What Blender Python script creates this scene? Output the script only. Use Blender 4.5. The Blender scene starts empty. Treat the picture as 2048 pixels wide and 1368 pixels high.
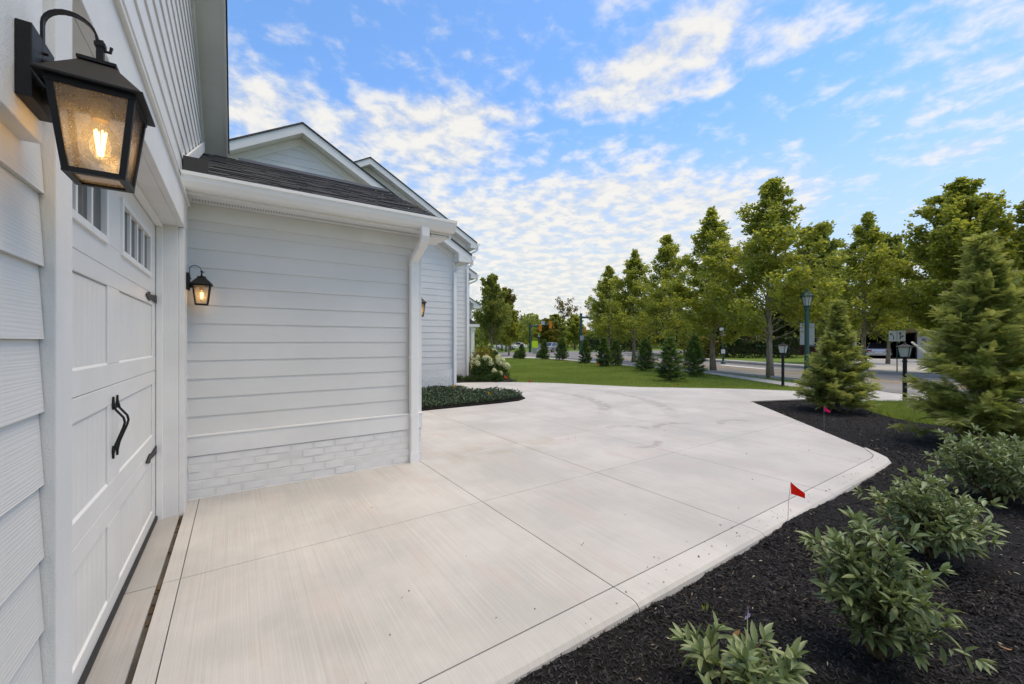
import bpy, bmesh, math, random
import numpy as np
from mathutils import Vector, Matrix

random.seed(7)
R = math.radians
SC = bpy.context.scene
COL = SC.collection

# ------------------------------------------------------------------ camera
YAW = 34.29
cam_d = bpy.data.cameras.new('camera')
cam_d.sensor_width = 36.0
cam_d.lens = 36.0 * 808 / 2048
cam_d.clip_start = 0.05
cam_d.clip_end = 3000
cam = bpy.data.objects.new('camera', cam_d)
cam.location = (0, 0, 1.45)
cam.rotation_euler = (R(90), 0, R(-YAW))
COL.objects.link(cam)
SC.camera = cam

# ------------------------------------------------------------------ light
SUN_AZ, SUN_EL = 126.0, 72.0          # azimuth measured from +Y towards +X
SUN_STRENGTH, SUN_ANGLE = 1.5, 46.0
SKY_STRENGTH = 0.107
EXPOSURE = 0.85
SKY_TINT = (0.69, 1.20, 1.78)
SC.view_settings.view_transform = 'Standard'
SC.view_settings.look = 'None'
SC.view_settings.exposure = EXPOSURE
SC.view_settings.gamma = 1.0
SC.view_settings.use_white_balance = True
SC.view_settings.white_balance_temperature = 8700
SC.view_settings.white_balance_tint = 10
SC.view_settings.use_curve_mapping = False
sun_d = bpy.data.lights.new('sun', 'SUN')
sun_d.energy = SUN_STRENGTH
sun_d.angle = R(SUN_ANGLE)
sun_d.color = (1.0, 0.91, 0.76)
sun = bpy.data.objects.new('sun', sun_d)
sd = Vector((math.sin(R(SUN_AZ)) * math.cos(R(SUN_EL)), math.cos(R(SUN_AZ)) * math.cos(R(SUN_EL)), math.sin(R(SUN_EL))))
sun.rotation_euler = sd.to_track_quat('Z', 'Y').to_euler()
sun.location = (0, 0, 30)
COL.objects.link(sun)

# ------------------------------------------------------------------ node helpers
def new_mat(name):
    m = bpy.data.materials.new(name)
    m.use_nodes = True
    nt = m.node_tree
    nt.nodes.clear()
    return m, nt

class NT:
    """tiny wrapper for building node graphs"""
    def __init__(s, nt):
        s.nt = nt
    def n(s, typ, **kw):
        nd = s.nt.nodes.new(typ)
        for k, v in kw.items():
            setattr(nd, k, v)
        return nd
    def link(s, a, b):
        s.nt.links.new(a, b)
    def put(s, sock, v):
        if hasattr(v, 'is_linked') or isinstance(v, bpy.types.NodeSocket):
            s.nt.links.new(v, sock)
        else:
            sock.default_value = v
    def math(s, op, a, b=None, c=None, clamp=False):
        nd = s.n('ShaderNodeMath', operation=op, use_clamp=clamp)
        s.put(nd.inputs[0], a)
        if b is not None: s.put(nd.inputs[1], b)
        if c is not None: s.put(nd.inputs[2], c)
        return nd.outputs[0]
    def vmath(s, op, a, b=None):
        nd = s.n('ShaderNodeVectorMath', operation=op)
        s.put(nd.inputs[0], a)
        if b is not None: s.put(nd.inputs[1], b)
        return nd.outputs['Value'] if op in ('LENGTH', 'DOT_PRODUCT', 'DISTANCE') else nd.outputs[0]
    def mix(s, f, a, b, blend='MIX'):
        nd = s.n('ShaderNodeMix', data_type='RGBA', blend_type=blend)
        s.put(nd.inputs[0], f)
        s.put(nd.inputs[6], a if not isinstance(a, tuple) else (*a[:3], 1))
        s.put(nd.inputs[7], b if not isinstance(b, tuple) else (*b[:3], 1))
        return nd.outputs[2]
    def noise(s, vec, scale, detail=4, rough=.55, dist=0.0, out=0):
        nd = s.n('ShaderNodeTexNoise')
        if vec is not None: s.put(nd.inputs['Vector'], vec)
        nd.inputs['Scale'].default_value = scale
        nd.inputs['Detail'].default_value = detail
        nd.inputs['Roughness'].default_value = rough
        nd.inputs['Distortion'].default_value = dist
        return nd.outputs[out]
    def ramp(s, f, lo, hi, a=0.0, b=1.0, smooth=True):
        nd = s.n('ShaderNodeMapRange')
        nd.interpolation_type = 'SMOOTHSTEP' if smooth else 'LINEAR'
        s.put(nd.inputs[0], f)
        nd.inputs[1].default_value = lo
        nd.inputs[2].default_value = hi
        nd.inputs[3].default_value = a
        nd.inputs[4].default_value = b
        return nd.outputs[0]
    def pos(s):
        return s.n('ShaderNodeNewGeometry').outputs['Position']
    def obj(s):
        return s.n('ShaderNodeTexCoord').outputs['Object']
    def rnd(s):
        return s.n('ShaderNodeObjectInfo').outputs['Random']
    def attr(s, name):
        return s.n('ShaderNodeAttribute', attribute_name=name).outputs['Fac']
    def mapv(s, vec, scale=(1, 1, 1), loc=(0, 0, 0), rot=(0, 0, 0)):
        nd = s.n('ShaderNodeMapping')
        s.put(nd.inputs[0], vec)
        nd.inputs[1].default_value = loc
        nd.inputs[2].default_value = rot
        nd.inputs[3].default_value = scale
        return nd.outputs[0]
    def bump(s, h, strength=.3, dist=.01):
        nd = s.n('ShaderNodeBump')
        nd.inputs['Strength'].default_value = strength
        nd.inputs['Distance'].default_value = dist
        s.put(nd.inputs['Height'], h)
        return nd.outputs[0]
    def principled(s, color, rough=.6, metal=0.0, normal=None, spec=.5, **kw):
        nd = s.n('ShaderNodeBsdfPrincipled')
        s.put(nd.inputs['Base Color'], color if not isinstance(color, tuple) else (*color[:3], 1))
        s.put(nd.inputs['Roughness'], rough)
        nd.inputs['Metallic'].default_value = metal
        nd.inputs['Specular IOR Level'].default_value = spec
        if normal is not None: s.put(nd.inputs['Normal'], normal)
        for k, v in kw.items():
            s.put(nd.inputs[k], v)
        return nd.outputs[0]
    def out(s, sh):
        o = s.n('ShaderNodeOutputMaterial')
        s.link(sh, o.inputs[0])

# ------------------------------------------------------------------ sky
world = bpy.data.worlds.new('World')
SC.world = world
world.use_nodes = True
world.cycles.sampling_method = 'MANUAL'
world.cycles.sample_map_resolution = 256
SC.cycles.max_bounces = 5
SC.cycles.use_adaptive_sampling = True
SC.cycles.adaptive_threshold = .02
SC.cycles.diffuse_bounces = 3
SC.cycles.glossy_bounces = 2
SC.cycles.transmission_bounces = 3
SC.cycles.transparent_max_bounces = 10
SC.cycles.use_denoising = True
wn = world.node_tree
wn.nodes.clear()
w = NT(wn)
sky = w.n('ShaderNodeTexSky', sky_type='NISHITA')
sky.sun_disc = False
sky.sun_elevation = R(SUN_EL)
sky.sun_rotation = R(SUN_AZ)
sky.altitude = 200
sky.air_density = 1.0
sky.dust_density = 0.6
sky.ozone_density = 1.6
dirv = w.n('ShaderNodeTexCoord').outputs['Generated']
sep = w.n('ShaderNodeSeparateXYZ')
w.link(dirv, sep.inputs[0])
zc = w.math('ADD', w.math('MAXIMUM', sep.outputs[2], 0.0), 0.13)
px_ = w.math('DIVIDE', sep.outputs[0], zc)
py_ = w.math('DIVIDE', sep.outputs[1], zc)
cmb = w.n('ShaderNodeCombineXYZ')
w.link(px_, cmb.inputs[0]); w.link(py_, cmb.inputs[1])
P2 = cmb.outputs[0]

def sky_dir(u, v):
    a = (u - 1024) / 808; b = (685 - v) / 808
    s_, c_ = math.sin(R(YAW)), math.cos(R(YAW))
    d = Vector((s_ + a * c_, c_ - a * s_, b))
    return d.normalized(), 1 / 808 / d.length
# cloud fields seen in the photograph: (u, v, radial size, weight) as directions of the sky dome
mask = w.ramp(w.noise(P2, .8, 2, .5), .40, .66, 0.0, .55)
for (u, v, ru, rv, wt) in [(1275, 160, 215, 75, 1.0), (890, 240, 200, 80, .8), (690, 270, 190, 95, .8), (1130, 440, 440, 140, 1.25), (1480, 410, 330, 85, .8),
                           (960, 560, 480, 140, 1.4), (1930, 120, 260, 130, .85), (1620, 75, 120, 45, .62), (1450, 45, 190, 60, .62), (490, 170, 150, 140, .62), (1915, 305, 70, 30, .45),
                           (1680, 230, 330, 120, -.95), (1060, 100, 200, 90, -.8), (700, 80, 300, 130, -.8), (1250, 290, 330, 60, -.7), (1800, 400, 260, 110, -.8)]:
    d_, s_ = sky_dir(u, v)
    gt = w.n('ShaderNodeTexGradient', gradient_type='SPHERICAL')
    ka, kz = 1 / (ru * s_), 1 / (rv * s_)
    w.link(w.mapv(dirv, (ka, ka, kz), loc=(-d_.x * ka, -d_.y * ka, -d_.z * kz)), gt.inputs[0])
    mask = w.math('MULTIPLY_ADD', w.math('SQRT', gt.outputs['Fac']), wt, mask)
mask = w.math('MINIMUM', w.math('MAXIMUM', mask, -.1), 1.0)
puff = w.noise(P2, 9.5, 5, .58, .15)
puff2 = w.noise(P2, 2.4, 2, .5)
dens = w.math('ADD', w.math('MULTIPLY', mask, .30), w.math('ADD', w.math('MULTIPLY', puff, 1.05), w.math('MULTIPLY', puff2, .25)))
cover = w.ramp(dens, .61, 1.08)
shade = w.ramp(puff, .36, .62)
hz = w.ramp(sep.outputs[2], 0.0, .52, 1.0, 0.0)
cover = w.math('MAXIMUM', cover, w.math('MULTIPLY', w.math('MULTIPLY', w.math('MAXIMUM', mask, 0.0), hz), w.ramp(puff2, .2, .7, .55, 1.0)))
SKYC = w.mix(1.0, sky.outputs[0], SKY_TINT, 'MULTIPLY')
SKYC = w.mix(w.math('MULTIPLY', hz, .85), SKYC, (3.0, 3.6, 4.3))
cloudc = w.mix(shade, (3.5, 4.05, 5.0), (4.3, 4.85, 5.75))
col = w.mix(w.math('MULTIPLY', cover, .94), SKYC, cloudc)
bg = w.n('ShaderNodeBackground')
w.link(col, bg.inputs[0])
bg.inputs[1].default_value = SKY_STRENGTH
wo = w.n('ShaderNodeOutputWorld')
w.link(bg.outputs[0], wo.inputs[0])

# ------------------------------------------------------------------ materials
M = {}
def simple(name, color, rough=.6, metal=0., var=.08, bumpS=0., bscale=200, spec=.5, emit=None):
    m, nt = new_mat(name); k = NT(nt)
    f = k.noise(k.obj(), 3.0, 5)
    c = k.mix(k.ramp(f, .3, .7), tuple(x * (1 - var) for x in color), tuple(min(1, x * (1 + var)) for x in color))
    nrm = k.bump(k.noise(k.obj(), bscale, 3), bumpS, .002) if bumpS else None
    kw = {}
    if emit:
        kw = {'Emission Color': (*emit[0], 1), 'Emission Strength': emit[1]}
    k.out(k.principled(c, rough, metal, nrm, spec, **kw))
    M[name] = m
    return m

def siding_mat():
    m, nt = new_mat('painted_siding'); k = NT(nt)
    off = k.n('ShaderNodeCombineXYZ')
    r = k.rnd()
    k.link(k.math('MULTIPLY', r, 7.0), off.inputs[0]); k.link(k.math('MULTIPLY', r, 31.0), off.inputs[2]); k.link(k.math('MULTIPLY', r, 5.0), off.inputs[1])
    p = k.vmath('ADD', k.pos(), off.outputs[0])
    pm = k.mapv(p, (2.2, 2.2, 75))
    wav = k.noise(k.mapv(p, (3.5, 3.5, 9)), 1.0, 3)
    wv = k.n('ShaderNodeTexWave', wave_type='BANDS', bands_direction='Z')
    k.link(k.mapv(p, (1.1, 1.1, 36)), wv.inputs['Vector'])
    wv.inputs['Scale'].default_value = 1.0
    wv.inputs['Distortion'].default_value = 9.0
    wv.inputs['Detail'].default_value = 3.0
    wv.inputs['Detail Scale'].default_value = .9
    g = k.math('ADD', k.math('MULTIPLY', wv.outputs['Fac'], .42), k.math('MULTIPLY', k.noise(pm, 1.0, 4, .6, .4), .7))
    nrm = k.bump(g, .30, .002)
    base = k.mix(k.ramp(k.noise(k.pos(), 1.3, 4), .3, .75), (.735, .718, .686), (.68, .664, .632))
    base = k.mix(k.math('MULTIPLY', r, .10), base, (.68, .665, .64))
    zz = k.n('ShaderNodeSeparateXYZ'); k.link(k.pos(), zz.inputs[0])
    dirt = k.math('MULTIPLY', k.ramp(zz.outputs[2], .0, .30, 1, 0), k.ramp(k.noise(k.pos(), 9, 5), .4, .7))
    base = k.mix(k.math('MULTIPLY', dirt, .35), base, (.50, .48, .45))
    k.out(k.principled(base, .48, 0, nrm, .35))
    M['siding'] = m
siding_mat()

def trim_mat():
    m, nt = new_mat('rough_sawn_trim'); k = NT(nt)
    p = k.pos()
    g = k.noise(p, 260, 4, .65)
    g2 = k.noise(k.mapv(p, (60, 60, 14)), 1.0, 3)
    nrm = k.bump(k.math('ADD', g, k.math('MULTIPLY', g2, 1.2)), .40, .003)
    base = k.mix(k.ramp(k.noise(p, 2.2, 4), .3, .7), (.80, .785, .755), (.73, .715, .69))
    k.out(k.principled(base, .5, 0, nrm, .35))
    M['trim'] = m
trim_mat()
simple('paint_smooth', (.80, .785, .755), .38, 0, .02, .12, 180, .4)
simple('door_paint', (.73, .715, .69), .36, 0, .03, .22, 320, .45)
simple('gutter_white', (.84, .825, .80), .3, 0, .02, .05, 60, .5)
simple('soffit_white', (.76, .75, .73), .55, 0, .03, .1, 120)
simple('brick_white', (.74, .725, .70), .55, 0, .06, .7, 75, .35)
simple('mortar_white', (.70, .685, .66), .7, 0, .06, .6, 120, .3)
simple('black_metal', (.010, .010, .011), .5, .0, .15, .25, 500, .28)
simple('black_rubber', (.015, .015, .016), .6, 0, .2)
simple('dark_bronze', (.05, .045, .04), .5, .3, .1)
simple('window_dark', (.02, .022, .025), .06, 0, .1, 0, 1, .6)
simple('green_metal', (.018, .075, .062), .4, .2, .15, .1, 90)
simple('galvanised', (.33, .34, .34), .45, .6, .1, .1, 90)
simple('sign_white', (.72, .72, .70), .5, 0, .05)
simple('sign_grey', (.45, .45, .43), .5, .2, .1)
simple('sign_black', (.02, .02, .02), .5, 0, .1)
simple('sign_lime', (.55, .80, .02), .5, 0, .05)
simple('signal_amber', (.75, .26, .01), .45, 0, .1)
simple('lens_dark', (.03, .012, .01), .25, 0, .1)
simple('brass', (.35, .25, .12), .4, .7, .1)
simple('lamp_glass', (.40, .43, .41), .2, 0, .05)
simple('kerb_concrete', (.40, .39, .37), .85, 0, .12, .6, 90, .2)
simple('sidewalk_concrete', (.43, .41, .38), .88, 0, .12, .5, 60, .2)
simple('dark_joint', (.085, .075, .065), .95, 0, .4, 1, 120, .1)
simple('cabinet_grey', (.32, .33, .32), .5, .2, .08)
simple('red_brick', (.16, .06, .045), .85, 0, .25, .5, 30, .2)
simple('dark_interior', (.02, .019, .018), .9, 0, .2)
simple('far_roof', (.07, .065, .06), .9, 0, .2, .5, 20, .1)
simple('silver_paint', (.50, .52, .54), .25, .5, .03, 0, 1, .6)
simple('white_paint', (.70, .70, .70), .25, 0, .03, 0, 1, .6)
simple('dark_paint', (.03, .03, .035), .22, .2, .03, 0, 1, .6)
simple('tail_light', (.30, .01, .01), .2, 0, .1)
simple('tyre', (.015, .015, .015), .8, 0, .2)
simple('stalk', (.42, .42, .20), .6, 0, .1)
simple('joint_fibre', (.10, .065, .04), .95, 0, .5, 1, 150, .1)
simple('bronze_wood', (.22, .14, .08), .8, 0, .2)

def cloth(name, color):
    m, nt = new_mat(name); k = NT(nt)
    d = k.principled(color, .45, 0, None, .4)
    t = k.n('ShaderNodeBsdfTranslucent'); t.inputs[0].default_value = (*color, 1)
    mx = k.n('ShaderNodeMixShader'); mx.inputs[0].default_value = .5
    k.link(d, mx.inputs[1]); k.link(t.outputs[0], mx.inputs[2])
    k.out(mx.outputs[0]); M[name] = m
cloth('flag_red', (1.0, .045, .025)); cloth('flag_pink', (.85, .03, .22)); cloth('flag_orange', (.85, .16, .05)); cloth('flag_yellow', (.80, .45, .02))
cloth('ribbon', (.55, .50, .75))

def concrete_mat(name, tone=1.0, marks=True):
    m, nt = new_mat(name); k = NT(nt)
    p = k.pos(); r = k.rnd()
    broom = k.noise(k.mapv(p, (170, 1.2, 1)), 1.0, 3, .6)
    broom2 = k.noise(k.mapv(p, (38, .5, 1)), 1.0, 3, .6)
    fine = k.noise(p, 140, 3, .6)
    big = k.noise(p, .9, 5, .6)
    mid = k.noise(k.mapv(p, (2.2, .8, 1)), 1.6, 5, .6)
    c = k.mix(k.ramp(big, .34, .66), (.415 * tone, .402 * tone, .382 * tone), (.54 * tone, .515 * tone, .485 * tone))
    c = k.mix(k.ramp(mid, .50, .70, 0, .6), c, (.49 * tone, .41 * tone, .375 * tone))
    c = k.mix(k.ramp(broom, .35, .7, 0, .30), c, (.66 * tone, .645 * tone, .625 * tone))
    c = k.mix(k.ramp(broom2, .5, .72, 0, .26), c, (.36 * tone, .35 * tone, .335 * tone))
    c = k.mix(k.ramp(fine, .56, .74, 0, .22), c, (.36 * tone, .345 * tone, .33 * tone))
    c = k.mix(k.math('MULTIPLY', r, .28), c, (.40 * tone, .385 * tone, .37 * tone))
    if marks:
        # tyre scuffs: thin arcs of rubber left by turning wheels, and rusty stains along the wing corner
        sp = k.n('ShaderNodeSeparateXYZ'); k.link(p, sp.inputs[0])
        tot = None
        for (cx, cy, rad, wd, a0, a1, st) in [(4.1, 8.6, 3.55, .2, -1.2, .3, .9), (4.1, 8.6, 4.85, .2, -1.1, .2, .8), (5.3, 4.3, .42, .09, -.5, 2.2, 1.), (4.8, 3.9, .36, .08, -2.8, -.4, 1.), (6.2, 3.9, .5, .09, .3, 2.6, 1.), (7.4, 3.5, .45, .08, 0., 2.8, .9)]:
            dv = k.vmath('SUBTRACT', p, (cx, cy, 0.0))
            ss = k.n('ShaderNodeSeparateXYZ'); k.link(dv, ss.inputs[0])
            dist = k.math('SQRT', k.math('ADD', k.math('POWER', ss.outputs[0], 2.0), k.math('POWER', ss.outputs[1], 2.0)))
            ang = k.math('ARCTAN2', ss.outputs[1], ss.outputs[0])
            ring = k.math('SUBTRACT', 1.0, k.math('DIVIDE', k.math('ABSOLUTE', k.math('SUBTRACT', dist, rad)), wd), clamp=True)
            ring = k.ramp(ring, 0.0, .6)
            tread = k.ramp(k.math('SINE', k.math('MULTIPLY', dist, 190.0)), -.6, .6, .35, 1.)
            am = k.math('MULTIPLY', k.ramp(ang, a0, a0 + .5), k.ramp(ang, a1 - .5, a1, 1., 0.))
            v = k.math('MULTIPLY', k.math('MULTIPLY', ring, tread), k.math('MULTIPLY', am, st))
            tot = v if tot is None else k.math('MAXIMUM', tot, v)
        tot = k.math('MULTIPLY', tot, k.ramp(k.noise(p, 5, 4), .30, .60))
        c = k.mix(k.math('MULTIPLY', tot, .55), c, (.17, .145, .13))
        stain = k.math('MULTIPLY', k.ramp(k.vmath('LENGTH', k.mapv(p, (.55, 2.2, 0), loc=(-1.6, -10.2, 0))), .2, 1.25, 1, 0), k.ramp(k.noise(p, 2.5, 5), .35, .7))
        c = k.mix(k.math('MULTIPLY', stain, .38), c, (.36, .28, .19))
        stain2 = k.math('MULTIPLY', k.ramp(k.noise(k.mapv(p, (1.1, .5, 1), loc=(3.3, 1, 0)), 1.3, 4), .58, .72), k.ramp(sp.outputs[0], 2.2, 0.6))
        c = k.mix(k.math('MULTIPLY', stain2, .32), c, (.30, .29, .26))
    nrm = k.bump(k.math('ADD', k.math('MULTIPLY', broom, .8), k.math('MULTIPLY', fine, .5)), .35, .004)
    k.out(k.principled(c, .86, 0, nrm, .25))
    M[name] = m
concrete_mat('concrete'); concrete_mat('concrete_apron', .76, False); concrete_mat('concrete_kerb', 1.08, False)

def mulch_mat():
    m, nt = new_mat('mulch'); k = NT(nt)
    p = k.pos()
    f = k.noise(k.mapv(p, (60, 60, 60)), 1.0, 5, .7, .8)
    g = k.noise(p, 12, 4)
    c = k.mix(k.ramp(f, .35, .75), (.006, .0055, .006), (.030, .027, .027))
    c = k.mix(k.ramp(g, .55, .75, 0, .35), c, (.022, .016, .013))
    k.out(k.principled(c, .9, 0, k.bump(f, .9, .02), .2)); M['mulch'] = m
    m, nt = new_mat('mulch_chip'); k = NT(nt)
    a = k.attr('var')
    c = k.mix(k.ramp(a, 0, .9), (.006, .0055, .006), (.042, .038, .039))
    c = k.mix(k.ramp(a, .955, .97), c, (.13, .10, .075))
    c = k.mix(k.ramp(a, .993, .996), c, (.42, .36, .28))
    k.out(k.principled(c, .75, 0, None, .35)); M['chip'] = m
mulch_mat()

def leaf_mat(name, c1, c2, c3, rough=.5, trans=.3, tint=.25, use_attr=True, spec=.4):
    m, nt = new_mat(name); k = NT(nt)
    a = k.attr('var') if use_attr else k.rnd()
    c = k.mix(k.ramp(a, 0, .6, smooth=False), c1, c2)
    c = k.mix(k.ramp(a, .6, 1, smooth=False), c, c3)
    if use_attr:
        c = k.mix(k.math('MULTIPLY', k.rnd(), tint), c, c1)
    d = k.principled(c, rough, 0, None, spec)
    t = k.n('ShaderNodeBsdfTranslucent')
    k.link(k.mix(.5, c, (min(1, c3[0] * 1.5), min(1, c3[1] * 1.5), c3[2])), t.inputs[0])
    mx = k.n('ShaderNodeMixShader'); mx.inputs[0].default_value = trans
    k.link(d, mx.inputs[1]); k.link(t.outputs[0], mx.inputs[2])
    k.out(mx.outputs[0]); M[name] = m
leaf_mat('leaf_street', (.16, .205, .038), (.305, .355, .06), (.45, .45, .085), trans=.55)
leaf_mat('leaf_yellow', (.09, .10, .012), (.20, .18, .02), (.34, .26, .03))
leaf_mat('leaf_dark', (.035, .058, .02), (.065, .10, .03), (.11, .145, .04), trans=.4)
leaf_mat('leaf_mid', (.125, .17, .04), (.225, .275, .06), (.35, .365, .08), trans=.5)
leaf_mat('leaf_rusty', (.12, .12, .05), (.2, .18, .07), (.30, .2, .09), trans=.4)
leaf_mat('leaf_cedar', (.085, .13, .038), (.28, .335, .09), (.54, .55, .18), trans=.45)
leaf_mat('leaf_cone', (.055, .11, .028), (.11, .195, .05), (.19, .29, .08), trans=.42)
leaf_mat('leaf_cover', (.022, .05, .02), (.05, .085, .04), (.13, .17, .10), trans=.15, rough=.35)
leaf_mat('leaf_hedge', (.022, .044, .014), (.045, .08, .022), (.08, .12, .034))
leaf_mat('leaf_hydrangea', (.03, .07, .018), (.06, .12, .03), (.11, .17, .05))
leaf_mat('petal', (.50, .55, .26), (.70, .71, .44), (.85, .83, .62), trans=.35)
leaf_mat('grass', (.16, .235, .055), (.245, .33, .08), (.35, .40, .11), trans=.5, tint=0)
leaf_mat('grass_dry', (.10, .11, .03), (.16, .16, .05), (.24, .22, .08), trans=.3, tint=0)
leaf_mat('leaf_fallen', (.30, .15, .06), (.42, .22, .09), (.50, .30, .14), use_attr=False)

def shrub_leaf_mat():
    m, nt = new_mat('leaf_shrub'); k = NT(nt)
    r = k.rnd()
    c = k.mix(r, (.145, .21, .09), (.29, .36, .18))
    c = k.mix(k.ramp(r, .85, 1.0, 0, .6), c, (.17, .22, .06))
    ob = k.n('ShaderNodeSeparateXYZ'); k.link(k.obj(), ob.inputs[0])
    rib = k.ramp(k.math('ABSOLUTE', ob.outputs[1]), .0, .035, 1, 0)
    vein = k.math('SINE', k.math('ADD', k.math('MULTIPLY', ob.outputs[0], 55.0), k.math('MULTIPLY', k.math('ABSOLUTE', ob.outputs[1]), -60.0)))
    c = k.mix(k.math('MULTIPLY', rib, .5), c, (.20, .25, .12))
    nrm = k.bump(k.math('ADD', k.math('MULTIPLY', vein, .15), rib), .25, .003)
    bf = k.n('ShaderNodeNewGeometry').outputs['Backfacing']
    c = k.mix(k.math('MULTIPLY', bf, .6), c, (.20, .25, .15))
    d = k.principled(c, .38, 0, nrm, .5)
    t = k.n('ShaderNodeBsdfTranslucent'); t.inputs[0].default_value = (.24, .32, .08, 1)
    mx = k.n('ShaderNodeMixShader'); mx.inputs[0].default_value = .2
    k.link(d, mx.inputs[1]); k.link(t.outputs[0], mx.inputs[2])
    k.out(mx.outputs[0]); M['leaf_shrub'] = m
shrub_leaf_mat()

def bark(name, a, b):
    m, nt = new_mat(name); k = NT(nt)
    f = k.noise(k.mapv(k.obj(), (14, 14, 3)), 1.0, 5, .65, .5)
    k.out(k.principled(k.mix(k.ramp(f, .35, .65), a, b), .85, 0, k.bump(f, .6, .02), .2)); M[name] = m
bark('bark', (.17, .13, .09), (.32, .27, .21)); bark('bark_dark', (.035, .028, .02), (.075, .06, .045)); bark('stem', (.07, .065, .03), (.14, .11, .06))

def ground_mats():
    m, nt = new_mat('lawn'); k = NT(nt)
    p = k.pos()
    f = k.noise(p, 40, 5, .7); g = k.noise(p, .35, 4)
    c = k.mix(k.ramp(f, .3, .7), (.09, .15, .028), (.17, .25, .045))
    c = k.mix(k.ramp(g, .5, .75, 0, .5), c, (.11, .14, .03))
    k.out(k.principled(c, .9, 0, k.bump(f, .8, .03), .15)); M['lawn'] = m
    m, nt = new_mat('asphalt'); k = NT(nt)
    p = k.pos()
    f = k.noise(p, 60, 3, .7); g = k.noise(k.mapv(p, (.5, .15, 1), rot=(0, 0, .3)), 1.0, 4)
    c = k.mix(k.ramp(g, .35, .7), (.19, .182, .176), (.26, .245, .235))
    c = k.mix(k.ramp(f, .5, .8, 0, .3), c, (.25, .24, .23))
    k.out(k.principled(c, .85, 0, k.bump(f, .4, .01), .3)); M['asphalt'] = m
    simple('road_white', (.62, .62, .60), .7, 0, .1); simple('road_yellow', (.60, .36, .04), .7, 0, .1)
ground_mats()

def shingle_mat():
    m, nt = new_mat('shingle'); k = NT(nt)
    r = k.rnd()
    f = k.noise(k.pos(), 160, 3, .7); g = k.noise(k.pos(), 6, 3)
    c = k.mix(r, (.035, .036, .038), (.095, .094, .095))
    c = k.mix(k.ramp(f, .5, .72, 0, .5), c, (.14, .138, .138))
    c = k.mix(k.ramp(g, .5, .7, 0, .3), c, (.03, .03, .03))
    k.out(k.principled(c, .92, 0, k.bump(f, .7, .004), .15)); M['shingle'] = m
shingle_mat()

def glass_mats():
    m, nt = new_mat('seeded_glass'); k = NT(nt)
    seeds = k.ramp(k.noise(k.obj(), 420, 2, .5), .62, .70)
    wob = k.noise(k.obj(), 40, 3)
    nrm = k.bump(k.math('ADD', seeds, k.math('MULTIPLY', wob, .8)), .5, .004)
    tr = k.n('ShaderNodeBsdfTransparent'); tr.inputs[0].default_value = (.93, .93, .92, 1)
    gl = k.n('ShaderNodeBsdfGlossy'); gl.inputs['Roughness'].default_value = .08; k.link(nrm, gl.inputs['Normal'])
    tl = k.n('ShaderNodeBsdfTranslucent'); tl.inputs[0].default_value = (.85, .82, .78, 1)
    fr = k.n('ShaderNodeFresnel'); fr.inputs[0].default_value = 1.5; k.link(nrm, fr.inputs['Normal'])
    a = k.n('ShaderNodeMixShader'); k.link(k.math('ADD', k.math('MULTIPLY', seeds, .45), .15), a.inputs[0])
    k.link(tr.outputs[0], a.inputs[1]); k.link(tl.outputs[0], a.inputs[2])
    b = k.n('ShaderNodeMixShader'); k.link(k.math('MULTIPLY', fr.outputs[0], .9), b.inputs[0])
    k.link(a.outputs[0], b.inputs[1]); k.link(gl.outputs[0], b.inputs[2])
    k.out(b.outputs[0]); M['seeded_glass'] = m
    m, nt = new_mat('bulb_glass'); k = NT(nt)
    tr = k.n('ShaderNodeBsdfTransparent'); tr.inputs[0].default_value = (1, .95, .85, 1)
    gl = k.n('ShaderNodeBsdfGlossy'); gl.inputs['Roughness'].default_value = .05
    lw = k.n('ShaderNodeLayerWeight'); lw.inputs[0].default_value = .25
    b = k.n('ShaderNodeMixShader'); k.link(k.math('ADD', k.math('MULTIPLY', lw.outputs['Facing'], .3), .03), b.inputs[0])
    k.link(tr.outputs[0], b.inputs[1]); k.link(gl.outputs[0], b.inputs[2])
    k.out(b.outputs[0]); M['bulb_glass'] = m
    m, nt = new_mat('filament'); k = NT(nt)
    e = k.n('ShaderNodeEmission'); e.inputs[0].default_value = (1, .60, .20, 1); e.inputs[1].default_value = 12
    k.out(e.outputs[0]); M['filament'] = m
glass_mats()

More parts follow.
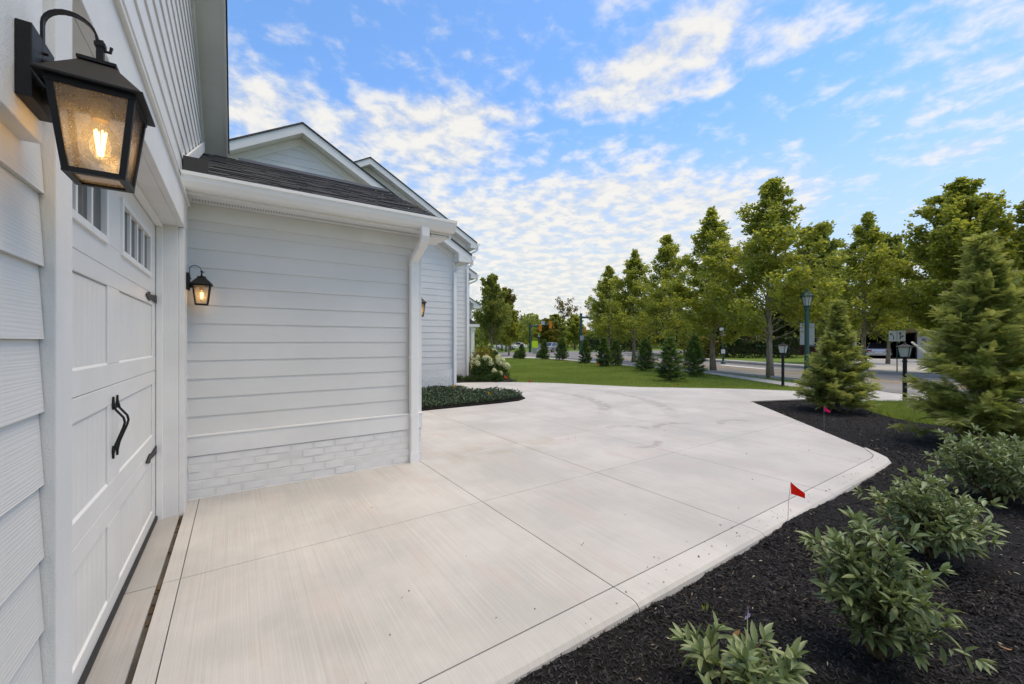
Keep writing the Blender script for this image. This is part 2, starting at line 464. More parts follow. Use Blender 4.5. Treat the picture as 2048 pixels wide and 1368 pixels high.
# ------------------------------------------------------------------ object helpers
ORG = {}
def tag(o, label=None, cat=None, group=None, kind=None):
    if label: o['label'] = label
    if cat: o['category'] = cat
    if group: o['group'] = group
    if kind: o['kind'] = kind
    return o
def empty(name, loc, label=None, cat=None, group=None, rz=0.0):
    o = bpy.data.objects.new(name, None)
    o.empty_display_size = .2
    o.location = loc
    o.rotation_euler = (0, 0, rz)
    COL.objects.link(o)
    ORG[o.name] = Vector(loc)
    return tag(o, label, cat, group)
def link(name, me, mat, parent=None, org=None):
    o = bpy.data.objects.new(name, me)
    if mat is not None and not me.materials:
        me.materials.append(M[mat] if isinstance(mat, str) else mat)
    COL.objects.link(o)
    if parent is not None:
        o.parent = parent
        ORG[o.name] = ORG.get(parent.name, Vector((0, 0, 0)))
    return o
class MB:
    def __init__(s):
        s.v = []; s.f = []
    def add(s, vs, fs):
        b = len(s.v)
        s.v += [tuple(p) for p in vs]
        s.f += [tuple(b + i for i in f) for f in fs]
        return s
    def box(s, x0, x1, y0, y1, z0, z1):
        return s.add([(x0, y0, z0), (x1, y0, z0), (x1, y1, z0), (x0, y1, z0), (x0, y0, z1), (x1, y0, z1), (x1, y1, z1), (x0, y1, z1)],
                     [(0, 3, 2, 1), (4, 5, 6, 7), (0, 1, 5, 4), (1, 2, 6, 5), (2, 3, 7, 6), (3, 0, 4, 7)])
    def prism(s, poly, axis, a, b):
        """poly: 2D points; axis 'x': poly=(y,z), 'y': poly=(x,z), 'z': poly=(x,y); a,b extents"""
        n = len(poly)
        def P(q, t):
            return (t, q[0], q[1]) if axis == 'x' else ((q[0], t, q[1]) if axis == 'y' else (q[0], q[1], t))
        vs = [P(q, a) for q in poly] + [P(q, b) for q in poly]
        fs = [tuple(range(n))[::-1], tuple(range(n, 2 * n))] + [(i, (i + 1) % n, n + (i + 1) % n, n + i) for i in range(n)]
        return s.add(vs, fs)
    def frustum(s, c, z0, h0, z1, h1):
        x, y = c
        q = lambda h, z: [(x - h, y - h, z), (x + h, y - h, z), (x + h, y + h, z), (x - h, y + h, z)]
        return s.add(q(h0, z0) + q(h1, z1), [(0, 3, 2, 1), (4, 5, 6, 7), (0, 1, 5, 4), (1, 2, 6, 5), (2, 3, 7, 6), (3, 0, 4, 7)])
    def tube(s, path, rad, n=6, caps=True):
        path = [Vector(p) for p in path]
        if not hasattr(rad, '__len__'): rad = [rad] * len(path)
        rings = []
        up = Vector((0, 0, 1))
        prev = None
        for i, p in enumerate(path):
            t = (path[min(i + 1, len(path) - 1)] - path[max(i - 1, 0)])
            if t.length < 1e-9: t = Vector((0, 0, 1))
            t.normalize()
            if prev is None:
                a = t.cross(up if abs(t.z) < .9 else Vector((1, 0, 0))).normalized()
            else:
                a = (prev - t * prev.dot(t)).normalized()
            prev = a
            b = t.cross(a)
            rings.append([p + (a * math.cos(2 * math.pi * j / n) + b * math.sin(2 * math.pi * j / n)) * rad[i] for j in range(n)])
        vs = [q for r in rings for q in r]
        fs = []
        for i in range(len(rings) - 1):
            for j in range(n):
                fs.append((i * n + j, i * n + (j + 1) % n, (i + 1) * n + (j + 1) % n, (i + 1) * n + j))
        if caps:
            fs.append(tuple(range(n))[::-1]); fs.append(tuple(range((len(rings) - 1) * n, len(rings) * n)))
        return s.add(vs, fs)
    def lathe(s, prof, c=(0, 0), n=12):
        vs = []
        for (r, z) in prof:
            for j in range(n):
                vs.append((c[0] + r * math.cos(2 * math.pi * j / n), c[1] + r * math.sin(2 * math.pi * j / n), z))
        fs = []
        for i in range(len(prof) - 1):
            for j in range(n):
                fs.append((i * n + j, i * n + (j + 1) % n, (i + 1) * n + (j + 1) % n, (i + 1) * n + j))
        fs.append(tuple(range(n))[::-1]); fs.append(tuple(range((len(prof) - 1) * n, len(prof) * n)))
        return s.add(vs, fs)
    def mesh(s, name, off=(0, 0, 0), smooth=False):
        me = bpy.data.meshes.new(name)
        me.from_pydata([(a - off[0], b - off[1], c - off[2]) for a, b, c in s.v], [], s.f)
        if smooth:
            me.polygons.foreach_set('use_smooth', [True] * len(me.polygons))
        me.update()
        return me
    def build(s, name, mat, parent=None, bevel=0.0, smooth=False):
        off = ORG[parent.name] if parent is not None else Vector((0, 0, 0))
        o = link(name, s.mesh(name, off, smooth), mat, parent)
        if bevel:
            b = o.modifiers.new('bevel', 'BEVEL'); b.width = bevel; b.segments = 2; b.limit_method = 'ANGLE'
        return o
def np_mesh(name, V, T, var=None, smooth=False):
    me = bpy.data.meshes.new(name)
    V = np.ascontiguousarray(V, dtype=np.float32); T = np.ascontiguousarray(T, dtype=np.int32)
    k = T.shape[1]
    me.vertices.add(len(V)); me.vertices.foreach_set('co', V.ravel())
    me.loops.add(T.size); me.loops.foreach_set('vertex_index', T.ravel())
    me.polygons.add(len(T)); me.polygons.foreach_set('loop_start', np.arange(0, T.size, k, dtype=np.int32))
    me.polygons.foreach_set('loop_total', np.full(len(T), k, dtype=np.int32))
    if smooth: me.polygons.foreach_set('use_smooth', np.ones(len(T), dtype=bool))
    if var is not None:
        a = me.attributes.new('var', 'FLOAT', 'POINT'); a.data.foreach_set('value', np.ascontiguousarray(var, dtype=np.float32))
    me.update(calc_edges=True); me.validate()
    return me
def inpoly(x, y, poly):
    inside = np.zeros(len(x), bool)
    n = len(poly)
    for i in range(n):
        x0, y0 = poly[i]; x1, y1 = poly[(i + 1) % n]
        c = ((y0 > y) != (y1 > y)) & (x < (x1 - x0) * (y - y0) / (y1 - y0 + 1e-12) + x0)
        inside ^= c
    return inside
def copy_tree(o, parent=None):
    c = o.copy(); COL.objects.link(c)
    if parent is not None: c.parent = parent
    for ch in o.children: copy_tree(ch, c)
    return c

# =================================================================== SETTING: ground
GZ = -.06
gm = MB()
# one sheet to the horizon, finer near the house
xs = [-1500, -200, -40, -10, 10, 40, 80, 200, 1500]; ys = [-1500, -200, -30, 0, 30, 60, 120, 300, 1500]
for i, x in enumerate(xs):
    for y in ys: gm.v.append((x, y, GZ))
for i in range(8):
    for j in range(8):
        a = i * 9 + j; gm.f.append((a, a + 9, a + 10, a + 1))
tag(gm.build('ground', 'lawn'), kind='structure')

NEAR = [(14.6, -8), (14.9, 0), (15.4, 3.4), (16.6, 4.8), (17.9, 6.6), (19.5, 11.4), (21.5, 18.3), (24.2, 27), (26, 31)]
FAR = [(24.0, -8), (24.6, 1), (25.0, 4.8), (25.9, 7.2), (26.7, 9.6), (28.4, 13.5), (30.4, 17.6), (33.6, 25), (36, 30)]
def strip(name, A, B, z, mat, kind='structure'):
    vs = [(x, y, z) for x, y in A] + [(x, y, z) for x, y in B]
    n = len(A)
    return tag(MB().add(vs, [(i, n + i, n + i + 1, i + 1) for i in range(n - 1)]).build(name, mat), kind=kind)
strip('road', NEAR, FAR, GZ + .006, 'asphalt')
strip('cross_road', [(2, 33), (20, 33.0), (26, 31), (36, 30), (70, 22), (120, 10)], [(2, 50), (24, 50), (40, 50), (56, 46), (80, 40), (130, 26)], GZ + .010, 'asphalt')
def lerp_line(A, B, t):
    return [((1 - t) * a[0] + t * b[0], (1 - t) * a[1] + t * b[1]) for a, b in zip(A, B)]
for nm, t, m in [('yellow_line', .48, 'road_yellow'), ('yellow_line', .515, 'road_yellow')]:
    strip(nm, lerp_line(NEAR, FAR, t), lerp_line(NEAR, FAR, t + .012), GZ + .011, m)
strip('lane_line', lerp_line(NEAR, FAR, .76)[3:7], lerp_line(NEAR, FAR, .775)[3:7], GZ + .011, 'road_white')
strip('turn_line', [(24.0, 10.6), (26.0, 14.2)], [(24.5, 10.4), (26.5, 14.0)], GZ + .012, 'road_white')
def kerb(name, path, wd, z0, z1, mat):
    m = MB(); n = len(path)
    L = []
    for i, (x, y) in enumerate(path):
        a = Vector(path[max(i - 1, 0)]); b = Vector(path[min(i + 1, n - 1)])
        t = (b - a).normalized(); nn = Vector((-t.y, t.x)) * wd
        L.append((x + nn.x, y + nn.y))
    for i in range(n - 1):
        (x0, y0), (x1, y1) = path[i], path[i + 1]; (a0, b0), (a1, b1) = L[i], L[i + 1]
        m.add([(x0, y0, z0), (x1, y1, z0), (a1, b1, z0), (a0, b0, z0), (x0, y0, z1), (x1, y1, z1), (a1, b1, z1), (a0, b0, z1)],
              [(4, 5, 6, 7), (0, 1, 5, 4), (2, 3, 7, 6), (1, 2, 6, 5), (3, 0, 4, 7)])
    return tag(m.build(name, mat), kind='structure')
kerb('road_kerb', NEAR[3:], .16, GZ, GZ + .12, 'kerb_concrete')
kerb('road_kerb', [(x + .01, y) for x, y in FAR], -.16, GZ, GZ + .12, 'kerb_concrete')
SWA = [(13.9, 4.95), (14.9, 5.5), (16.3, 7.6), (18.3, 10.75), (19.7, 15.5), (21.2, 21), (22.5, 27), (21.5, 31.0), (10, 31.6)]
SWB = [(14.9, 4.2), (16.3, 6.0), (17.2, 7.5), (19.0, 10.75), (20.7, 15.5), (22.4, 21), (24.0, 27), (24, 32.2), (10, 32.8)]
strip('sidewalk', SWA, SWB, GZ + .045, 'sidewalk_concrete')
strip('far_sidewalk', [(26.2, 2), (28.3, 9.2), (30.2, 13.2), (32.2, 17.2), (35.2, 24.5)], [(27.5, 2), (29.6, 9), (31.5, 13), (33.5, 17), (36.5, 24.2)], GZ + .045, 'sidewalk_concrete')
strip('carport_drive', [(27.0, 8.5), (44, 12.6), (52, 14)], [(27.0, 5.0), (46, 7.2), (54, 8)], GZ + .03, 'sidewalk_concrete')

# ------------------------------------------------------------------ driveway of separate slabs
bed_t = MB().prism([(-.55, 1.5), (6.4, 1.5), (6.9, 1.75), (10.35, 4.9), (11.8, 4.3), (13.6, 2.75), (15.2, 2.4), (16.4, 4.5), (14.9, 4.6), (13.65, 5.1), (13.05, 6.1), (10.7, 8.4), (9.2, 11.1), (6.7, 12.85), (6.7, 16), (-.55, 16)], 'z', -.09, -.02)
drive = tag(bed_t.build('driveway', 'dark_joint'), kind='structure')
ORG[drive.name] = Vector((0, 0, 0))
DRV = [(-.37, 1.64), (6.55, 1.64), (6.75, 1.675), (6.93, 1.77), (7.1, 1.862), (10.43, 4.9), (11.84, 4.36), (12.75, 3.4), (13.7, 2.66), (15.15, 2.3), (15.42, 3.4), (16.5, 4.7), (14.95, 4.65), (13.72, 5.12), (13.09, 6.16), (12.2, 7.05), (10.74, 8.43), (9.9, 9.9), (9.27, 11.0), (8.2, 12.1), (6.76, 12.9), (6.76, 16), (-.37, 16)]
def clip(poly, x0, x1, y0, y1):
    def cut(P, ins, inter):
        out = []
        for i in range(len(P)):
            a, b = P[i - 1], P[i]
            if ins(b):
                if not ins(a): out.append(inter(a, b))
                out.append(b)
            elif ins(a): out.append(inter(a, b))
        return out
    ix = lambda X: (lambda a, b: (X, a[1] + (b[1] - a[1]) * (X - a[0]) / (b[0] - a[0])))
    iy = lambda Y: (lambda a, b: (a[0] + (b[0] - a[0]) * (Y - a[1]) / (b[1] - a[1]), Y))
    for ins, it in ((lambda p: p[0] >= x0, ix(x0)), (lambda p: p[0] <= x1, ix(x1)), (lambda p: p[1] >= y0, iy(y0)), (lambda p: p[1] <= y1, iy(y1))):
        if len(poly) < 3: return []
        poly = cut(poly, ins, it)
    return poly
GX = [-.37, -.285, 1.845, 3.315, 4.735, 6.2, 7.65, 9.1, 10.55, 12.0, 13.5, 17]
GY = [1.64, 3.19, 4.745, 6.2, 7.72, 9.25, 10.75, 12.3, 13.8, 16]
for i in range(len(GX) - 1):
    for j in range(len(GY) - 1):
        ga = .0018 if GX[i] < -.3 else .0028
        gb = .0018 if GX[i + 1] < -.2 else .0028
        P = clip(DRV, GX[i] + ga, GX[i + 1] - gb, GY[j] + .0026, GY[j + 1] - .0026)
        P = [p for q, p in enumerate(P) if (Vector(p) - Vector(P[q - 1])).length > 1e-4]
        if len(P) < 3: continue
        area = abs(sum(P[q - 1][0] * P[q][1] - P[q][0] * P[q - 1][1] for q in range(len(P)))) / 2
        if area < .02: continue
        if P and GX[i + 1] <= 1.9 and GX[i] >= -.3 and GY[j] > 4.7: continue       # under the wing
        MB().prism(P, 'z', -.08, 0.0).build('slab', 'concrete', drive, bevel=.0022)
# kerb strip along the planting bed with a rolled outer edge
prof = [(0, 0.0), (.135, 0.0), (.165, -.008), (.183, -.026), (.19, -.055), (.19, -.14), (0, -.14)]
def kerbstone(pin, pout):
    vs = []; n = len(prof)
    for (a, b) in zip(pin, pout):
        a = Vector(a); b = Vector(b); d = (b - a) / .19
        for (t, z) in prof: vs.append((a.x + d.x * t, a.y + d.y * t, z))
    fs = []
    for i in range(len(pin) - 1):
        for k in range(n):
            fs.append((i * n + k, i * n + (k + 1) % n, (i + 1) * n + (k + 1) % n, (i + 1) * n + k))
    fs.append(tuple(range(n))); fs.append(tuple(range((len(pin) - 1) * n, len(pin) * n))[::-1])
    MB().add(vs, fs).build('kerb_stone', 'concrete_kerb', drive)
kx = [-.37, 1.845, 3.315, 4.735]
for a, b in zip(kx[:-1], kx[1:]):
    kerbstone([(a + .003, 1.634), (b - .003, 1.634)], [(a + .003, 1.447), (b - .003, 1.447)])
kerbstone([(4.738, 1.634), (6.3, 1.634), (6.55, 1.634), (6.755, 1.667), (6.94, 1.762), (7.11, 1.86)],
          [(4.738, 1.447), (6.3, 1.447), (6.62, 1.462), (6.80, 1.53), (6.97, 1.66), (7.16, 1.84)])
# strip of old concrete under the garage door and the fibre joint beside it
ap = tag(MB().box(-.62, -.395, 1.45, 3.180, -.08, -.004).build('door_threshold', 'concrete_apron'), kind='structure')
ap2 = tag(MB().box(-.62, -.395, 3.187, 4.44, -.08, -.004).build('door_threshold', 'concrete_apron'), kind='structure')
rng = np.random.default_rng(5)
jm = MB()
y = 1.5
while y < 4.37:
    ln = float(rng.choice([.012, .02, .035, .07, .12], p=[.3, .3, .2, .12, .08])) * rng.uniform(.6, 1.2)
    if rng.random() < .7:
        jm.box(-.395 + rng.uniform(.0, .009), -.372 - rng.uniform(0, .010), y, min(y + ln, 4.38), -.05, rng.uniform(-.034, -.008))
    y += ln * rng.uniform(.7, 1.3)
jo = jm.build('expansion_joint', 'joint_fibre'); tag(jo, kind='structure')

# ------------------------------------------------------------------ mulch beds
BED = [(-3.5, -5), (13.2, -5), (10.2, -1.5), (10.1, 1.0), (10.45, 2.1), (11.1, 2.66), (11.95, 3.5), (11.8, 4.42), (10.36, 4.95), (7.0, 1.9), (6.6, 1.6), (-.4, 1.56), (-3.5, 1.56)]
def vnoise(x, y, seed, scale):
    r = np.random.default_rng(seed); G = r.random((64, 64))
    X = x * scale; Y = y * scale
    xi = np.floor(X).astype(int); yi = np.floor(Y).astype(int); fx = X - xi; fy = Y - yi
    fx = fx * fx * (3 - 2 * fx); fy = fy * fy * (3 - 2 * fy)
    g = lambda a, b: G[a % 64, b % 64]
    return (g(xi, yi) * (1 - fx) + g(xi + 1, yi) * fx) * (1 - fy) + (g(xi, yi + 1) * (1 - fx) + g(xi + 1, yi + 1) * fx) * fy - .5
def mulch_z(x, y):
    return -.036 + .035 * vnoise(x, y, 1, 1.3) + .018 * vnoise(x, y, 2, 5.1) + .012 * vnoise(x, y, 3, 17.3)
def mulch_sheet(name, poly, step):
    xs = np.arange(min(p[0] for p in poly), max(p[0] for p in poly) + step, step)
    ys = np.arange(min(p[1] for p in poly), max(p[1] for p in poly) + step, step)
    X, Y = np.meshgrid(xs, ys, indexing='ij')
    nx, ny = X.shape
    V = np.stack([X.ravel(), Y.ravel(), mulch_z(X.ravel(), Y.ravel())], 1)
    i, j = np.meshgrid(np.arange(nx - 1), np.arange(ny - 1), indexing='ij')
    a = (i * ny + j).ravel()
    Q = np.stack([a, a + ny, a + ny + 1, a + 1], 1)
    cen = V[Q].mean(1)
    Q = Q[inpoly(cen[:, 0], cen[:, 1], poly)]
    used = np.unique(Q); mp = -np.ones(len(V), int); mp[used] = np.arange(len(used))
    return link(name, np_mesh(name, V[used], mp[Q], smooth=True), 'mulch')
tag(mulch_sheet('mulch_bed', BED, .05), kind='structure')
def chips(name, P, L, W, rng, lift=.006):
    n = len(P)
    th = rng.uniform(0, 2 * np.pi, n); ph = rng.normal(0, .35, n)
    d = np.stack([np.cos(th) * np.cos(ph), np.sin(th) * np.cos(ph), np.sin(ph)], 1)
    s = np.stack([-np.sin(th), np.cos(th), rng.normal(0, .5, n)], 1)
    c = P + np.array([0, 0, 1]) * lift
    L = L[:, None]; W = W[:, None]
    nz = np.cross(d, s)
    V = np.stack([c - d * L, c + s * W + nz * W, c + d * L, c - s * W], 1).reshape(-1, 3)
    b = np.arange(n)[:, None] * 4
    T = np.concatenate([b + np.array([[0, 1, 2]]), b + np.array([[0, 2, 3]])], 1).reshape(-1, 3)
    return np_mesh(name, V, T, np.repeat(rng.random(n), 4))
rng = np.random.default_rng(11)
pts = []
for n, r0, r1 in [(46000, 1.0, 4.0), (30000, 3.5, 8.0), (16000, 7, 12.5)]:
    r = np.sqrt(rng.uniform(r0 * r0, r1 * r1, n * 2)); th = rng.uniform(-.55, 1.2, n * 2)
    x = r * np.cos(th); y = r * np.sin(th)
    k = inpoly(x, y, BED) & (y < np.where(x < 6.6, 1.452, 1.452 + .916 * (x - 6.68)))
    pts.append(np.stack([x[k], y[k]], 1)[:n])
pts = np.concatenate(pts)
P = np.stack([pts[:, 0], pts[:, 1], mulch_z(pts[:, 0], pts[:, 1])], 1)
ne = 70
xe = rng.uniform(.8, 6.6, ne); ye = 1.50 + rng.exponential(.05, ne) * rng.choice([1, 1, 6], ne)
xd = rng.uniform(0, 3.2, 40); od = rng.exponential(.03, 40) + .02
xx = np.concatenate([xe, 7.2 + xd - od * .676]); yy = np.concatenate([ye, 1.93 + xd * .916 + od * .737])
xx = np.concatenate([xx, rng.uniform(-.2, 7, 20)]); yy = np.concatenate([yy, rng.uniform(1.7, 4.6, 20)])
nk = len(xx)
P = np.concatenate([P, np.stack([xx, yy, np.full(len(xx), -.003)], 1)])
dist = np.hypot(P[:, 0], P[:, 1])
o = link('mulch_chips', chips('mulch_chips', P, rng.uniform(.008, .024, len(P)) * (.8 + dist * .05) * np.where(np.arange(len(P)) >= len(P) - nk, .45, 1), rng.uniform(.0018, .0042, len(P)) * (.8 + dist * .06), rng), 'chip')
tag(o, 'loose shredded black bark covering the planting bed', 'mulch', kind='stuff')

# =================================================================== HOUSE
house = empty('house', (-.5, 6, 0), 'white clapboard house with attached garage and row of gabled wings', 'house')
AX = -.402                       # face of the garage wall sheathing
def rake_a(y): return 5.03 - .53 * (y - 5.6)
def topz(y): return rake_a(y) if y > 1.2 else rake_a(1.2) - .53 * (1.2 - y)
gw = MB()
gw.prism([(-4, -.1), (1.5, -.1), (1.5, topz(1.5)), (1.2, topz(1.2)), (-4, topz(-4))], 'x', AX - .2, AX)
gw.prism([(1.5, 2.5), (4.45, 2.5), (4.45, topz(4.45)), (1.5, topz(1.5))], 'x', AX - .2, AX)
gw.prism([(4.45, -.1), (9.2, -.1), (9.2, topz(9.2)), (4.45, topz(4.45))], 'x', AX - .2, AX)
gwall = gw.build('garage_wall', 'paint_smooth', house)
LAP = .176
def lap_x(y0, y1, z, h=LAP, parent=None, x=AX, end=None):
    """a clapboard running along Y, facing +X; end=(ytop) clips the top end along a rake"""
    yt = y1 if end is None else end
    vs = [(x - .002, y0, z), (x + .017, y0, z), (x + .0165, y0, z + .004), (x + .006, y0, z + h + .02), (x - .002, y0, z + h + .02),
          (x - .002, y1, z), (x + .017, y1, z), (x + .0165, y1, z + .004), (x + .006, yt, z + h + .02), (x - .002, yt, z + h + .02)]
    MB().add(vs, [(0, 1, 2, 3, 4), (9, 8, 7, 6, 5), (0, 5, 6, 1), (1, 6, 7, 2), (2, 7, 8, 3), (3, 8, 9, 4), (4, 9, 5, 0)]).build('siding_board', 'siding', parent)
def lap_y(x0, x1, z, y, h=LAP, parent=None, t0=None, t1=None):
    """a clapboard running along X, facing -Y"""
    a0 = x0 if t0 is None else t0; a1 = x1 if t1 is None else t1
    vs = [(x0, y + .002, z), (x0, y - .017, z), (x0, y - .0165, z + .004), (a0, y - .006, z + h + .02), (a0, y + .002, z + h + .02),
          (x1, y + .002, z), (x1, y - .017, z), (x1, y - .0165, z + .004), (a1, y - .006, z + h + .02), (a1, y + .002, z + h + .02)]
    MB().add(vs, [(4, 3, 2, 1, 0), (5, 6, 7, 8, 9), (1, 6, 5, 0), (2, 7, 6, 1), (3, 8, 7, 2), (4, 9, 8, 3), (0, 5, 9, 4)]).build('siding_board', 'siding', parent)
zb = .049
k = 0
while True:
    z = zb + LAP * k
    if z > 5.6: break
    if z < 2.55:
        lap_x(-1.2, 1.449, z, parent=gwall)
        if z < 2.40: lap_x(4.648, 4.775, z, parent=gwall)
    else:
        ye = min(5.6 - (z + .03 - 5.03) / .53, 9.0)
        yt = min(5.6 - (z + LAP + .02 - 5.03) / .53, 9.0)
        lap_x(-1.2, ye - .02, z, parent=gwall, end=yt - .02)
    k += 1
# rake frieze, soffit, fascia and shingle edge of the garage gable
def slopebox(y0, y1, zoff0, zoff1, x0, x1, name, mat, parent):
    vs = []
    for x in (x0, x1):
        vs += [(x, y0, rake_a(y0) + zoff0), (x, y1, rake_a(y1) + zoff0), (x, y1, rake_a(y1) + zoff1), (x, y0, rake_a(y0) + zoff1)]
    return MB().add(vs, [(3, 2, 1, 0), (4, 5, 6, 7), (0, 1, 5, 4), (1, 2, 6, 5), (2, 3, 7, 6), (3, 0, 4, 7)]).build(name, mat, parent)
slopebox(1.2, 7.25, -.14, .02, AX, AX + .032, 'rake_frieze', 'trim', house)
groof = slopebox(1.2, 7.35, .16, .21, -6.5, -.095, 'garage_roof', 'shingle', house)
slopebox(1.2, 7.35, .02, .04, AX - .1, -.125, 'rake_soffit', 'soffit_white', house)
slopebox(1.2, 7.35, -.0, .16, -.125, -.103, 'rake_fascia', 'soffit_white', house)
slopebox(1.2, 7.35, .145, .165, -.125, -.085, 'drip_edge', 'dark_bronze', house)
# other slope, mostly unseen
vs = []
MB().prism([(1.2, topz(1.2) + .16), (1.2, topz(1.2) + .21), (-5, topz(-5) + .21), (-5, topz(-5) + .16)], 'x', -6.5, -.1).build('garage_roof', 'shingle', house)
# door casings and jambs
def trimbox(a, name='trim_board', mat='trim', parent=house, bevel=.003):
    return MB().box(*a).build(name, mat, parent, bevel=bevel)
trimbox((AX, -.366, 1.452, 1.572, -.02, 2.419), 'door_casing')
trimbox((AX, -.366, 4.398, 4.645, -.02, 2.419), 'door_casing')
trimbox((AX, -.364, 1.452, 4.645, 2.421, 2.672), 'head_casing')
trimbox((AX, -.345, 1.43, 4.66, 2.674, 2.692), 'drip_cap', 'paint_smooth')
trimbox((-.62, AX - .001, 4.385, 4.46, -.02, 2.44), 'door_jamb', 'trim')
trimbox((-.62, AX - .001, 1.50, 1.588, -.02, 2.44), 'door_jamb', 'trim')
trimbox((-.62, AX - .001, 1.588, 4.385, 2.424, 2.52), 'head_jamb', 'trim')
trimbox((-.542, -.500, 4.35, 4.384, -.01, 2.42), 'door_stop', 'paint_smooth')
trimbox((-.542, -.500, 1.589, 1.623, -.01, 2.42), 'door_stop', 'paint_smooth')
trimbox((-.542, -.500, 1.624, 4.349, 2.392, 2.423), 'door_stop', 'paint_smooth')
# mounting block of the near lantern
trimbox((AX, -.357, 1.085, 1.335, 1.89, 2.22), 'mounting_block', 'trim')
trimbox((AX, -.368, 4.652, 4.735, 1.86, 2.14), 'mounting_block', 'trim')

# ---- garage door
DX = -.545
door = MB().box(DX - .05, DX - .024, 1.59, 4.383, .03, 2.415).build('garage_door', 'door_paint', house)
PAN = [(1.79, 2.885), (3.125, 4.215)]
SEC = [(.030, .6105), (.6125, 1.2205), (1.2225, 1.8305), (1.8325, 2.415)]
PZ = [(.115, .505), (.715, 1.118), (1.335, 1.74)]
def section(i):
    z0, z1 = SEC[i]
    m = MB()
    f0, f1 = DX - .024, DX
    if i < 3:
        pz0, pz1 = PZ[i]
    else:
        pz0, pz1 = 1.955, 2.262
    m.box(f0, f1, 1.59, 4.383, z0, pz0); m.box(f0, f1, 1.59, 4.383, pz1, z1)
    ys = [1.59] + [v for p in PAN for v in p] + [4.383]
    if i == 3: ys = [1.59, 1.925, 2.835, 3.165, 4.075, 4.383]
    for a, b in ((ys[0], ys[1]), (ys[2], ys[3]), (ys[4], ys[5])):
        m.box(f0, f1, a, b, pz0, pz1)
    m.build('door_section', 'door_paint', door, bevel=.004)
    if i < 3:
        for (a, b) in PAN:
            q = MB(); n = 14; wd = (b - a - .02) / n
            for t in range(n):
                q.box(f0 + .001, DX - .0075, a + .01 + t * wd + .0009, a + .01 + (t + 1) * wd - .0009, pz0 + .01, pz1 - .01)
            q.box(f0 + .0005, DX - .0095, a + .004, b - .004, pz0 + .004, pz1 - .004)
            q.build('beadboard_panel', 'door_paint', door)
            # sloping ledge that catches the light
            MB().prism([(DX - .0225, pz0 - .001), (DX - .0015, pz0 - .001), (DX - .0085, pz0 + .0095), (DX - .0225, pz0 + .0095)], 'y', a + .001, b - .001).build('panel_ledge', 'paint_smooth', door)
    else:
        for (a, b) in ((1.925, 2.835), (3.165, 4.075)):
            fr = MB()
            for q in ((a - .012, b + .012, pz0 - .012, pz0 + .022), (a - .012, b + .012, pz1 - .022, pz1 + .012)):
                fr.box(DX - .02, DX + .012, *q)
            for q in ((a - .012, a + .022), (b - .022, b + .012)):
                fr.box(DX - .02, DX + .0118, *q, pz0 + .022, pz1 - .022)
            wd = (b - a - .044) / 4
            for t in range(1, 4):
                y = a + .022 + wd * t
                fr.box(DX - .018, DX + .004, y - .011, y + .011, pz0 + .022, pz1 - .022)
            fr.build('window_frame', 'paint_smooth', door, bevel=.003)
            for t in range(4):
                y = a + .022 + wd * t
                MB().box(DX - .0235, DX - .012, y + .004, y + wd - .004, pz0 + .01, pz1 - .01).build('window_pane', 'window_dark', door)
for i in range(4): section(i)
MB().box(DX - .03, DX + .014, 1.592, 4.38, -.003, .034).build('weather_strip', 'black_rubber', door, bevel=.006)
def pull(y, sgn):
    m = MB()
    pts = [(DX + .006, y, 1.13), (DX + .014, y, 1.09), (DX + .045, y, 1.045), (DX + .050, y, 1.02), (DX + .045, y, .995), (DX + .014, y, .905), (DX + .006, y, .86)]
    path = []
    for i in range(len(pts) - 1):
        for t in (0, .33, .66): path.append(Vector(pts[i]).lerp(Vector(pts[i + 1]), t))
    path.append(pts[-1])
    m.tube(path, .0055, 8)
    for z, s in ((1.115, 1), (.875, -1)):
        m.prism([(y - .012, z), (y, z - s * .025), (y + .012, z), (y + .005, z + s * .03), (y, z + s * .045), (y - .005, z + s * .03)][::s], 'x', DX + .001, DX + .010)
    m.build('door_pull', 'black_metal', door, smooth=False)
pull(2.962, -1); pull(3.05, 1)
def strap(z, y0, y1):
    d = 1 if y1 > y0 else -1
    P = lambda t, h: (y0 + (y1 - y0) * t, z + h)
    poly = [P(0, -.032), P(.62, -.016), P(.66, -.034), P(.80, -.026), P(1, 0), P(.80, .026), P(.66, .034), P(.62, .016), P(0, .032)]
    if d < 0: poly = poly[::-1]
    m = MB().prism(poly, 'x', DX + .0012, DX + .009)
    for t in (.1, .35, .56): m.lathe([(.008, 0), (.008, .004), (.003, .007)], n=6) if False else None
    m.build('strap_hinge', 'black_metal', door)
for z in (1.795, .575):
    strap(z, 4.345, 3.90); strap(z, 1.63, 2.075)

# ---- low wing in front of the garage corner
WX0, WX1, WY = -.38, 1.862, 4.775
RZ = lambda y: 2.87 + .463 * (y - 4.4)                # roof surface
ww = MB()
ww.box(WX0, WX1, WY, 9.2, -.1, 2.76)
ww.prism([(WY, 2.761), (9.2, 2.761), (6.95, RZ(6.95) - .05)], 'x', WX1 - .15, WX1)
wwall = ww.build('wing_wall', 'paint_smooth', house)
z = .585
while z < 2.55:
    h = min(.1735, 2.62 - z)
    lap_y(AX + .021, WX1 - .03, z, WY, .1735, wwall)
    z += .1735
z = .585
while z < 3.75:                                        # side of the wing
    half = 9.2
    y1 = min(9.2, 6.95 + (RZ(6.95) - .2 - z) / .463); y0 = max(WY + .03, 6.95 - (RZ(6.95) - .2 - z) / .463)
    if z < 2.6: y0, y1 = WY + .03, 9.2
    lap_x(y0, y1, z, .1735, wwall, x=WX1)
    z += .1735
MB().box(AX + .024, WX1 - .03, WY - .026, WY + .001, 2.585, 2.735).build('frieze_board', 'trim', wwall)
MB().box(WX1 - .075, WX1 + .024, WY - .030, WY - .004, .585, 2.735).build('corner_board', 'trim', wwall, bevel=.003)
